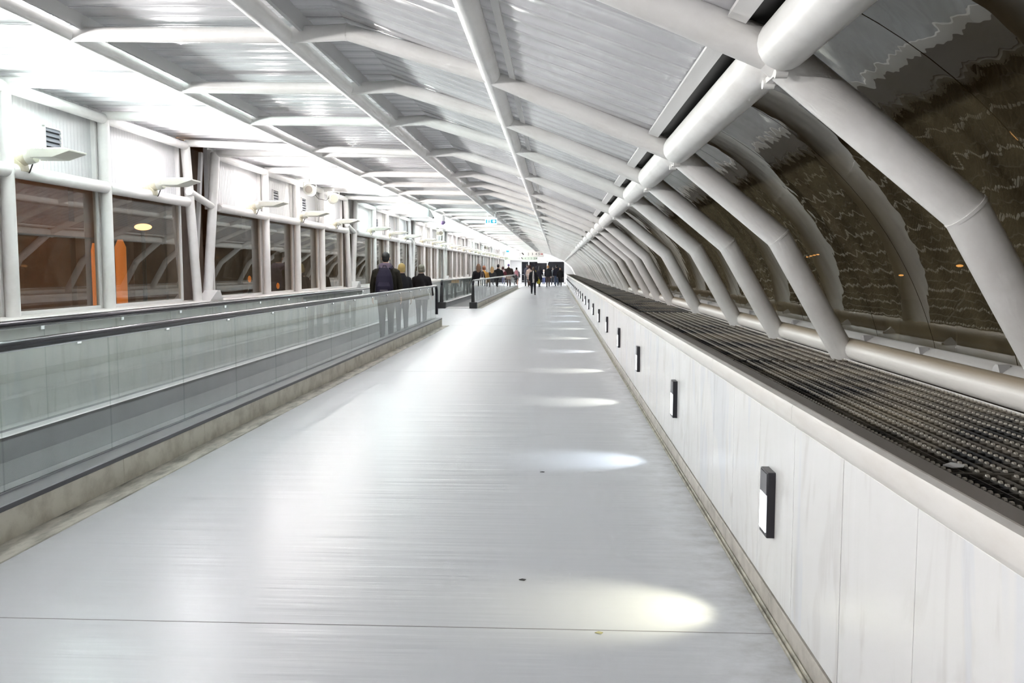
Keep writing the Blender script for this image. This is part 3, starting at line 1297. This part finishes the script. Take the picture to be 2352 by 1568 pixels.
tag(t, 'faint lit sign with a blue end, above the far gate boards', 'sign')


def text(s, size, mat, parent, x, z, y):
    cd = bpy.data.curves.new('lettering', 'FONT')
    cd.body = s
    cd.size = size
    cd.extrude = .004
    cd.align_x = 'CENTER'
    cd.align_y = 'CENTER'
    cd.materials.append(mat)
    o = bpy.data.objects.new('lettering', cd)
    o.location = (x, y, z)
    o.rotation_euler = (math.pi / 2, 0, 0)
    COL.objects.link(o)
    dg = bpy.context.evaluated_depsgraph_get()
    me = bpy.data.meshes.new_from_object(o.evaluated_get(dg))
    bpy.data.objects.remove(o)
    q = bpy.data.objects.new('lettering', me)
    q.location = (x, y, z)
    q.rotation_euler = (math.pi / 2, 0, 0)
    q.parent = parent
    COL.objects.link(q)


def arrow(b, x, z, s, y):
    b.prism([(x - s, z - s * .18), (x + s * .1, z - s * .18), (x + s * .1, z - s * .6), (x + s, z), (x + s * .1, z + s * .6), (x + s * .1, z + s * .18), (x - s, z + s * .18)], 'y', y - .004, y + .004)


def plane_icon(b, x, z, s, y):
    b.prism([(x - s, z + s * .9), (x - s * .1, z + s), (x + s * .6, z + s * .1), (x + s, z - s * .5), (x + s * .5, z - s), (x - s * .1, z - s * .3), (x - s * .7, z + s * .1)], 'y', y - .004, y + .004)


t = empty('gate_sign', (-2.6, 74.0, 2.735))
b = MB()
b.box((-1.5, -.05, -.225), (1.5, .05, .225))
b.build('board', M['gatewhite'], t, bevel=.01)
for s, x in (('2', -.50), ('2', .22), ('3', .55), ('4', .87), ('5', 1.12)):
    text(s, .27, M['ink'], t, x, 0, -.056)
b = MB()
plane_icon(b, -.26, .02, .11, -.054)
b.build('pictogram', M['ink'], t)
b = MB()
arrow(b, 1.33, 0, .12, -.054)
b.build('arrow', M['redink'], t)
b = MB()
b.tube([(-1.2, 0, .2), (-1.2, 0, .42)], .012, 8)
b.tube([(.9, 0, .1), (.9, 0, .3)], .012, 8)
b.build('hanger', M['steel'], t)
tag(t, 'upper white gate board with numbers and a red arrow, far end', 'sign')
t = empty('gate_sign', (-3.0, 74.0, 2.375))
b = MB()
b.box((-1.38, -.05, -.13), (1.38, .05, .13))
b.build('board', M['gategreen'], t, bevel=.01)
for s, x in (('11', -.18), ('4', .35), ('1', .62), ('2', .87), ('3', 1.10)):
    text(s, .2, M['ink'], t, x, 0, -.056)
b = MB()
plane_icon(b, .08, .01, .085, -.054)
arrow(b, 1.29, 0, .08, -.054)
b.build('pictogram', M['ink'], t)
tag(t, 'lower pale green gate board with numbers and a dark arrow, far end', 'sign')

# ------------------------------------------------------------------ far end
b = MB()
b.box((-4.95, YE, 2.27), (1.9, YE + .2, 3.3))
b.box((-4.95, YE, 0), (-3.62, YE + .2, 2.3))
b.box((.86, YE, 0), (2.1, YE + .2, 2.3))
struct(b.build('wall_end', M['endwhite']), 'white wall at the far end')
wn += 1
b = MB()
for x in (-3.64, -2.86, -.95, .82):
    b.box((x - .05, YE - .02, 0), (x + .05, YE + .1, 2.3))
b.box((-3.64, YE - .02, 2.22), (.86, YE + .1, 2.32))
b.box((-3.64, YE - .02, 0), (.86, YE + .1, .09))
w = struct(b.build('window_%d' % wn, M['endwhite']), 'wide dark glazed front at the far end')
b = MB()
b.box((-3.6, YE + .02, .05), (.85, YE + .035, 2.28))
b.build('pane', M['night'], w, smooth=False)
b = MB()
b.box((-4.95, YB - 1.0, -.1), (2.2, YB - .8, 3.3))
struct(b.build('wall_back', M['endwhite']), 'wall behind the viewpoint')
gate = empty('tubular_gate', (-2.98, 73.0, 0))
for s in (0, .75):
    b = MB()
    b.tube([(s - .3, 0, 0), (s - .3, 0, .95), (s - .24, 0, 1.03), (s + .24, 0, 1.03), (s + .3, 0, .95), (s + .3, 0, 0)], .022, 10, (0, 1, 0))
    b.tube([(s - .3, 0, .5), (s + .3, 0, .5)], .016, 8)
    b.build('hoop', M['steel'], gate)
tag(gate, 'low white tubular barrier beside the far end of the second walkway', 'barrier')
for x, y, z, e in ((-3.9, 80.0, 2.7, 420), (-1.5, 84.0, 2.4, 260)):
    ld = bpy.data.lights.new('end_hall_light', 'AREA')
    ld.size = 1.2
    ld.energy = e
    lo = bpy.data.objects.new('end_hall_light', ld)
    lo.location = (x, y, z)
    lo.rotation_euler = (math.radians(25), 0, 0)
    COL.objects.link(lo)

# ------------------------------------------------------------------ outside in the dark
b = MB()
b.box((-80, -40, -4.2), (90, 160, -4.0))
struct(b.build('ground', M['ground']), 'dark ground outside')
b = MB()
b.box((-19, -10, -4.0), (-17, 50, 9.0))
for k in range(14):
    b.box((-17.02, -8 + k * 4.2, -4), (-16.8, -7.4 + k * 4.2, 9))
b.box((-17.1, -10, 2.6), (-16.4, 50, 3.1))
tag(b.build('building', M['facade'], smooth=False), 'dim brown building outside the left windows', 'building')
for i, (y, z0, z1, lab) in enumerate(((16.62, -2, 2.0, 'narrow orange lit column outside, peeking out beside the second white post'),
                                      (17.65, -.2, 2.1, 'wide orange lit column outside, below and left of the glowing lamp'))):
    b = MB()
    b.tube([(-9, y, -4.0), (-9, y, z1 - .15), (-9, y, z1)], [.06, .06, .03] if i == 0 else [.11, .11, .05], 14)
    o = b.build('lit_column', M['orange'])  # emission stands in for orange light falling on the column
    tag(o, lab, 'orange-lit column', 'orange-lit columns outside')
for y, z, lab in ((25.2, 1.2, 'small orange lantern outside beyond the forked arch'), (27.8, .95, 'second small orange lantern outside beyond the forked arch')):
    t = empty('lantern', (-9, y, -4.0))
    b = MB()
    b.tube([(0, 0, 0), (0, 0, 4.0 + z - .2)], .05, 8)
    b.build('pole', M['darksteel'], t)
    b = MB()
    b.ball((0, 0, 4.0 + z), (.05, .05, .10))
    b.build('lamp_globe', M['orange'], t)
    tag(t, lab, 'lantern', 'orange lanterns outside')


def street(x, y, z, r, lab):
    t = empty('street_lamp', (x, y, -4.0))
    b = MB()
    b.tube([(0, 0, 0), (0, 0, z + 4.0 - r)], .06, 8)
    b.build('pole', M['darksteel'], t)
    b = MB()
    b.ball((0, 0, z + 4.0), (r * 2.2, r, r * .8))
    b.build('lamp_head', M['sodium'], t)
    tag(t, lab, 'street lamp', 'street lamps outside')
    return t


street(-12.0, 24.9, 2.71, .12, 'glowing sodium street lamp outside the left windows')
for i, (y, z) in enumerate(((78.0, 2.54), (77.0, 2.6), (76.0, 2.66), (75.0, 2.7))):
    street(24 + .0 * i, y * 24 / 22, (z - 1.5) * 24 / 22 + 1.5, .07, 'tiny orange street lamp, %s of the row seen through the curved glass' % nth(i + 1))
street(24.0, 62.2, 1.05, .08, 'single orange street lamp low behind the curved glass')
street(24.0, 53.4, 1.68, .10, 'brightest orange street lamp behind the curved glass, beside an arch leg')
for x, y, z, e in ((-12, 12, 3, 260), (-12, 28, 3, 260), (10, 20, 4, 60), (10, 45, 4, 60)):
    ld = bpy.data.lights.new('street_light', 'POINT')
    ld.energy = e
    ld.color = (1, .55, .25)
    ld.shadow_soft_size = .3
    lo = bpy.data.objects.new('street_light', ld)
    lo.location = (x, y, z)
    COL.objects.link(lo)

# ------------------------------------------------------------------ flecks on the floor
for x, y, c, lab in ((-.10, 6.35, (.04, .04, .04), 'tiny dark fleck on the open floor, midway down'), (-.16, 4.1, (.05, .05, .05), 'tiny dark fleck on the floor nearer the camera'),
                     (.18, 3.50, (.50, .47, .25), 'small yellowish scrap on the floor by the near light pool')):
    b = MB()
    b.prism([(-.016, 0), (.0, .012), (.018, .004), (.01, -.012)], 'z', 0, .003)
    tag(b.build('floor_scrap', simple('scrap', c, .8), loc=(x, y, .0005)), lab, 'scrap', 'scraps on the floor')

# ------------------------------------------------------------------ people
SKIN = [simple('skin', c, .5) for c in ((.55, .34, .25), (.42, .25, .17), (.10, .06, .04))]
_mc = {}


def cloth(c, rough=.85):
    k = (c, rough)
    if k not in _mc:
        _mc[k] = simple('cloth', c, rough, 0, .12, 30)
    return _mc[k]


def remesh(o, vox, smooth=2):
    r = o.modifiers.new('remesh', 'REMESH')
    r.mode = 'VOXEL'
    r.voxel_size = vox
    r.use_smooth_shade = True
    s = o.modifiers.new('smooth', 'SMOOTH')
    s.factor = .5
    s.iterations = smooth
    return o


def person(label, x, y, h, face, coat, trousers, hair, hairstyle='short', shoes=(.02, .02, .02), pose='walk', stride=.30, coat_len=.86, skin=0,
           vox=.014, hood=None, shirt=None, wide=1.0, bare_legs=False, arm_bend=.25, phase=1, scarf=None):
    """face: heading angle, 0 = towards the camera"""
    k = h / 1.75
    V = lambda X, Y, Z: (X * k, Y * k, Z * k)
    leg = []
    for s in (-1, 1):
        sw = stride * s * phase if pose == 'walk' else .03 * s * phase
        hip = Vector((.09 * s, 0, .92))
        kn = hip + Vector((0, -math.sin(sw * .9) * .44, -math.cos(sw * .9) * .44))
        sh = sw - (.32 if (pose == 'walk' and sw < 0) else .03)
        an = kn + Vector((0, -math.sin(sh) * .42, -math.cos(sh) * .42))
        leg.append((hip, kn, an))
    drop = min(l[2].z for l in leg) - .075
    for l in leg:
        for p in l:
            p.z -= drop
    up = -drop                                       # hips sink or rise with the stride
    T = lambda z: z + up
    arms = []
    for s in (-1, 1):
        sw = (-stride * .8 * s * phase) if pose == 'walk' else .06
        sh = Vector((.165 * s * wide, 0, T(1.385)))
        el = sh + Vector((.075 * s, -math.sin(sw) * .29, -math.cos(sw) * .29))
        wr = el + Vector((.012 * s, -math.sin(sw + arm_bend) * .25, -math.cos(sw + arm_bend) * .25))
        arms.append((sh, el, wr, s))
    # body: one surface
    b = MB()
    b.loft([(0, 0, T(.84), .10, .08), (0, 0, T(.92), .155, .105), (0, 0, T(1.02), .145, .10), (0, 0, T(1.12), .13, .092), (0, 0, T(1.26), .155, .108),
            (0, .0, T(1.38), .165, .105), (0, .005, T(1.44), .12, .08), (0, .01, T(1.475), .062, .06), (0, .0, T(1.56), .054, .058)], 20, 2.3)
    hc = Vector((0, -.015, T(1.645)))
    b.ball(hc, (.075, .095, .105), 20, 14)
    b.ball(hc + Vector((0, -.03, -.055)), (.056, .062, .058), 14, 10)            # jaw
    b.ball(hc + Vector((0, -.097, -.018)), (.013, .02, .024), 10, 8)             # nose
    for s in (-1, 1):
        b.ball(hc + Vector((.078 * s, .008, -.01)), (.013, .022, .032), 8, 8)    # ears
    for hip, kn, an in leg:
        b.tube([hip, hip.lerp(kn, .5), kn, kn.lerp(an, .35), an], [.088, .074, .054, .054, .036], 12, (1, 0, 0))
        b.ball(an + Vector((0, -.06, -.045)), (.042, .115, .034), 12, 8)
    for sh, el, wr, s in arms:
        b.tube([sh, sh.lerp(el, .5), el, el.lerp(wr, .4), wr], [.052, .047, .038, .037, .026], 10, (0, 1, 0))
        d = (wr - el).normalized()
        fwd = Vector((0, -1, 0))
        fwd = (fwd - d * fwd.dot(d)).normalized()
        side = d.cross(fwd)
        pc = wr + d * .05
        R = Matrix((side, fwd, d)).transposed()
        b.ball(pc, (.017, .040, .052), 10, 8, R)
        for q in range(4):
            f0 = pc + d * .035 + fwd * (.029 - q * .0195)
            ln = (.068, .078, .072, .056)[q]
            inw = Vector((-s, 0, 0))
            f1 = f0 + d * ln * .5 + inw * .006
            f2 = f1 + d * ln * .42 + inw * .022
            b.tube([f0, f1, f2], [.0095, .009, .0075], 8)
        t0 = wr + d * .028 + fwd * .03
        b.tube([t0, t0 + fwd * .028 + d * .026, t0 + fwd * .032 + d * .058], [.012, .0105, .009], 8)
    b.v = [(p[0] * k, p[1] * k, p[2] * k) for p in b.v]
    o = remesh(b.build('person', SKIN[skin]), vox * .72, 1)
    o.location = (x, y, .002)
    o.rotation_euler = (0, 0, face)
    tag(o, label, 'person')

    def child(bb, name, mat, vx=vox, sm=2, do=True):
        bb.v = [(p[0] * k, p[1] * k, p[2] * k) for p in bb.v]
        c = bb.build(name, mat, o)
        if do:
            remesh(c, vx, sm)
        return c
    # trousers
    if not bare_legs:
        b = MB()
        b.loft([(0, 0, T(.80), .12, .10), (0, 0, T(.90), .172, .122), (0, 0, T(1.02), .162, .118)], 18, 2.4)
        for hip, kn, an in leg:
            e = an + (kn - an) * .06
            b.tube([hip, hip.lerp(kn, .5), kn, kn.lerp(an, .5), e], [.102, .090, .070, .062, .056], 14, (1, 0, 0))
        child(b, 'trousers', cloth(trousers))
    else:
        b = MB()
        b.loft([(0, 0, T(.66), .20, .15), (0, 0, T(.80), .19, .14), (0, 0, T(1.0), .165, .12)], 18, 2.4)
        child(b, 'skirt', cloth(trousers))
    for hip, kn, an in leg:
        b = MB()
        b.ball(an + Vector((0, -.065, -.04)), (.05, .128, .042), 14, 10)
        b.ball(an + Vector((0, .0, -.01)), (.05, .058, .062), 12, 8)
        b.box((an.x - .045, an.y - .17, an.z - .077), (an.x + .045, an.y + .05, an.z - .055))
        child(b, 'shoe', cloth(shoes, .5), vox * .8, 1)
    # coat
    b = MB()
    w = wide
    b.loft([(0, 0, T(coat_len - .02), .20 * w, .145), (0, 0, T(coat_len + .1), .195 * w, .14), (0, 0, T(1.10), .178 * w, .128), (0, 0, T(1.26), .19 * w, .14),
            (0, 0, T(1.36), .165 * w, .130), (0, .005, T(1.42), .125 * w, .108), (0, .008, T(1.47), .088, .083), (0, .008, T(1.515), .075, .078)], 22, 2.5)
    for sh, el, wr, s in arms:
        b.tube([sh - Vector((.075 * s, 0, -.012)), sh - Vector((.02 * s, 0, .012)), sh.lerp(el, .12), sh.lerp(el, .5), el, el.lerp(wr, .5), el.lerp(wr, .97)], [.045, .066, .076, .072, .062, .056, .05], 12, (0, 1, 0))
    child(b, 'coat', cloth(coat))
    if shirt:
        b = MB()
        b.loft([(0, -.055, T(coat_len - .04), .085, .105), (0, -.055, T(1.1), .085, .097), (0, -.05, T(1.3), .078, .108), (0, -.035, T(1.42), .045, .095), (0, -.02, T(1.5), .04, .07)], 18, 2.4)
        child(b, 'shirt', cloth(shirt))
    if scarf:
        b = MB()
        b.tube([(.02, -.16, T(1.43)), (.025, -.178, T(1.3)), (.03, -.17, T(1.12)), (.03, -.168, T(1.0))], [.02, .024, .03, .026], 8, None)
        child(b, 'scarf', cloth(scarf))
    if hood:
        b = MB()
        b.loft([(0, .02, T(1.40), .13, .11), (0, .03, T(1.44), .155, .125), (0, .03, T(1.50), .135, .115), (0, .03, T(1.545), .10, .09)], 20, 2.2)
        b.ball((0, .11, T(1.42)), (.12, .065, .075), 14, 10)
        child(b, 'hood', cloth(hood))
    # face marks
    for s in (-1, 1):
        b = MB()
        b.ball(hc + Vector((.031 * s, -.083, .012)), (.012, .008, .008), 8, 6)
        child(b, 'eye', M['ink'], 0, 0, False)
    b = MB()
    b.ball(hc + Vector((0, -.088, -.06)), (.022, .008, .006), 8, 6)
    child(b, 'mouth', cloth((.35, .12, .10), .6), 0, 0, False)
    # hair
    b = MB()
    b.ball(hc + Vector((0, .018, .028)), (.083, .092, .098), 18, 12)
    if hairstyle == 'short':
        b.ball(hc + Vector((0, .045, -.02)), (.076, .062, .075), 14, 10)
    elif hairstyle == 'bob':
        b.ball(hc + Vector((0, .035, -.03)), (.094, .075, .10), 16, 10)
        b.ball(hc + Vector((0, .03, .03)), (.096, .092, .09), 16, 10)
        for s in (-1, 1):
            b.ball(hc + Vector((.072 * s, -.005, -.045)), (.03, .05, .07), 10, 8)
    elif hairstyle == 'long':
        b.loft([(0, .075, T(1.22), .055, .03), (0, .085, T(1.32), .095, .045), (0, .07, T(1.45), .10, .06), (0, .05, T(1.56), .092, .07), (0, .03, T(1.66), .085, .075)], 16, 2.2)
        for s in (-1, 1):
            b.tube([hc + Vector((.075 * s, 0, .02)), hc + Vector((.09 * s, .0, -.12)), hc + Vector((.085 * s, .01, -.24))], [.03, .035, .02], 8)
    elif hairstyle == 'afro':
        b.ball(hc + Vector((0, .02, .03)), (.16, .15, .16), 18, 12)
        for q in range(14):
            a = q * 2.4
            b.ball(hc + Vector((.12 * math.cos(a), .03 + .1 * math.sin(a), .03 + .10 * math.sin(q * 1.3))), .06, 8, 6)
    child(b, 'hair', cloth(hair, .6))
    return o, k, up


def bag_mesh(parts, vox):
    b = MB()
    for r in parts:
        b.loft(r, 18, 3.2)
    return b


PI = math.pi
# three riders at the end of the near walkway
o, k, up = person('man with dark hair, olive jacket, lilac hood and navy backpack riding the near walkway', -3.60, 18.3, 1.82, PI + .05, (.014, .013, .007), (.008, .008, .010), (.004, .007, .007),
                  'short', pose='stand', vox=.010, hood=(.10, .08, .115), wide=1.22, coat_len=.82, arm_bend=.15)
t = empty('backpack', (-3.60, 18.3, .002))
t.rotation_euler = (0, 0, PI + .05)
z = 1.04
b = MB()
b.loft([(0, .245, .91, .16, .06), (0, .25, .95, .185, .095), (0, .25, 1.15, .19, .105), (0, .235, 1.35, .165, .09), (0, .215, 1.47, .12, .06), (0, .20, 1.52, .07, .03)], 22, 2.8)
remesh(b.build('bag_body', cloth((.012, .010, .030)), t), .012)
b = MB()
b.loft([(0, .335, .95, .12, .035), (0, .345, 1.0, .135, .05), (0, .345, 1.14, .135, .045), (0, .325, 1.22, .11, .03)], 18, 3)
remesh(b.build('pocket', cloth((.016, .013, .036)), t), .01)
b = MB()
b.box((-.085, .385, 1.035), (.075, .397, 1.065))
b.build('logo_patch', cloth((.16, .155, .18)), t)
for s in (-1, 1):
    b = MB()
    b.tube([(.10 * s, .16, 1.50), (.125 * s, .05, 1.56), (.135 * s, -.10, 1.50), (.15 * s, -.165, 1.32), (.16 * s, -.10, 1.10), (.165 * s, .10, 1.0), (.14 * s, .2, .98)], .018, 8, (1, 0, 0), True, 1.6)
    b.build('strap', cloth((.02, .02, .04)), t)
b = MB()
b.tube([(-.04, .20, 1.52), (-.03, .21, 1.565), (.03, .21, 1.565), (.04, .20, 1.52)], .009, 8)
b.build('handle', cloth((.02, .02, .04)), t)
tag(t, 'navy backpack with a pale strip of lettering on the back of the walkway man', 'backpack')
person('blonde person in a black jacket, half hidden behind the backpack man on the walkway', -3.57, 20.0, 1.60, PI + .35, (.012, .013, .018), (.02, .02, .03), (.48, .36, .13), 'bob', pose='stand', vox=.010)
person('grey-haired person in a dark plum coat at the end of the near walkway', -3.44, 22.1, 1.585, PI - .05, (.006, .003, .005), (.03, .03, .035), (.25, .235, .19), 'bob', pose='stand', vox=.010, wide=1.14, coat_len=.80, arm_bend=.5)
# riders on the second walkway
person('long-haired woman in a black coat with a white tote, first rider on the far walkway', -3.58, 40.0, 1.71, PI, (.010, .010, .014), (.02, .02, .03), (.16, .09, .05), 'long', pose='walk', stride=.15, wide=1.1)
t = empty('tote_bag', (-3.38, 39.62, .75))
b = MB()
b.loft([(0, 0, .0, .12, .05), (0, 0, .18, .13, .055), (0, 0, .36, .10, .035)], 16, 3)
b.build('bag_body', cloth((.72, .70, .68)), t)
b = MB()
b.tube([(-.06, 0, .35), (-.05, .05, .62), (.02, .08, .66), (.06, 0, .35)], .012, 8)
b.build('strap', cloth((.72, .60, .58)), t)
tag(t, 'white tote bag hanging from the shoulder of the long-haired walkway woman', 'bag')
person('red-haired woman in a mustard jacket behind the tote woman on the far walkway', -3.60, 43.3, 1.64, PI - .1, (.50, .27, .06), (.03, .03, .04), (.35, .15, .09), 'bob', pose='walk', stride=.2)
person('woman with long fair hair and charcoal jacket on the far walkway', -3.62, 49.0, 1.61, PI, (.03, .03, .035), (.04, .04, .05), (.45, .28, .13), 'long', pose='walk', stride=.2)
person('man in a black jacket with short black hair on the far walkway', -3.54, 53.0, 1.75, PI - .15, (.010, .010, .013), (.02, .02, .03), (.008, .008, .01), 'short', pose='walk', stride=.15, wide=1.2, arm_bend=1.3)
person('small person with a dark red coat and pale scarf on the far walkway', -3.56, 58.0, 1.63, PI, (.14, .02, .035), (.05, .05, .06), (.10, .04, .04), 'bob', pose='walk', stride=.15, hood=(.5, .36, .38))
person('broad person in a brown maroon jacket, farthest rider on the far walkway', -3.57, 65.0, 1.86, PI, (.035, .018, .016), (.10, .10, .12), (.22, .15, .34), 'short', pose='walk', stride=.15, wide=1.35)
t = empty('brown_bag', (-3.40, 57.6, .60))
b = MB()
b.loft([(0, 0, .0, .19, .08), (0, 0, .20, .21, .09), (0, 0, .32, .16, .05)], 16, 3)
b.build('bag_body', cloth((.18, .09, .06)), t)
b = MB()
b.tube([(-.1, 0, .3), (-.06, 0, .5), (.06, 0, .5), (.1, 0, .3)], .012, 8)
b.build('handle', cloth((.12, .06, .04)), t)
tag(t, 'brown bag seen through the glass of the far walkway', 'bag')
o, k, up = person('bare-legged person in a grey top with a pink backpack leaving the far walkway', -3.22, 70.3, 1.62, PI, (.27, .26, .28), (.05, .045, .05), (.01, .01, .012), 'short', stride=.36, bare_legs=True, wide=1.15)
t = empty('backpack', (-3.22, 70.3, .002))
t.rotation_euler = (0, 0, PI)
b = MB()
b.loft([(0, .21, .92, .13, .06), (0, .22, 1.0, .15, .08), (0, .21, 1.25, .14, .075), (0, .19, 1.36, .10, .04)], 18, 2.8)
b.build('bag_body', cloth((.52, .24, .28)), t)
for s in (-1, 1):
    b = MB()
    b.tube([(.09 * s, .14, 1.34), (.11 * s, .02, 1.42), (.12 * s, -.15, 1.2), (.13 * s, .0, .98)], .014, 8)
    b.build('strap', cloth((.18, .06, .09)), t)
tag(t, 'pink backpack worn by the bare-legged person past the far walkway', 'backpack')
# people on the open floor
person('man walking towards the camera in an open black jacket and white shirt', -1.345, 50.7, 1.62, .08, (.008, .008, .012), (.006, .006, .012), (.02, .015, .01), 'short', stride=.26, skin=2, vox=.012, shirt=(.62, .58, .56), scarf=(.16, .15, .16), coat_len=.80)
t = empty('shoulder_bag', (-1.06, 51.0, .62))
b = MB()
b.loft([(0, 0, .0, .09, .05), (0, 0, .14, .105, .06), (0, 0, .27, .08, .04)], 16, 3)
b.build('bag_body', cloth((.55, .47, .05)), t)
b = MB()
b.tube([(-.06, 0, .25), (-.14, 0, .55), (-.17, .02, .80), (-.10, .03, .60), (.04, 0, .26)], .012, 8)
b.build('strap', cloth((.50, .43, .06)), t)
tag(t, 'yellow shoulder bag beside the walking man in the white shirt', 'bag')
person('tall man in a slate jacket and jeans, leftmost of the far group', -2.53, 75.6, 1.92, PI + .3, (.08, .085, .12), (.02, .02, .035), (.03, .025, .02), 'short', stride=.25)
person('person with a big round brown hair cloud and beige coat behind the walking man', -2.30, 73.8, 1.74, PI, (.55, .42, .36), (.10, .05, .04), (.055, .02, .018), 'afro', stride=.2, coat_len=.62)
person('dark-haired person in a long navy coat just right of the walking man', -1.40, 72.0, 1.74, PI - .2, (.012, .012, .022), (.01, .01, .018), (.01, .01, .015), 'long', stride=.32, coat_len=.66, wide=1.1)
person('blonde woman in a black jacket and brown trousers in the far group', -.70, 72.0, 1.77, PI, (.012, .013, .018), (.06, .045, .045), (.45, .27, .12), 'bob', stride=.18, wide=1.1)
person('small distant person in a pale coat between the far group', -1.22, 84.0, 1.40, PI, (.35, .35, .33), (.03, .04, .10), (.2, .15, .12), 'short', stride=.2)
person('distant slim person in dark trousers behind the blonde woman', -.32, 80.5, 1.68, PI + .2, (.10, .11, .12), (.03, .03, .04), (.02, .02, .02), 'short', stride=.3)
person('tall person in a navy coat and blue jeans near the right parapet end', .0, 75.7, 1.83, PI, (.014, .014, .028), (.07, .10, .17), (.01, .01, .012), 'short', stride=.2, wide=1.15)
person('person all in black carrying a small white thing, rightmost of the far group', .30, 75.0, 1.60, 0, (.008, .008, .010), (.008, .008, .010), (.02, .012, .01), 'long', stride=.2, wide=1.1)
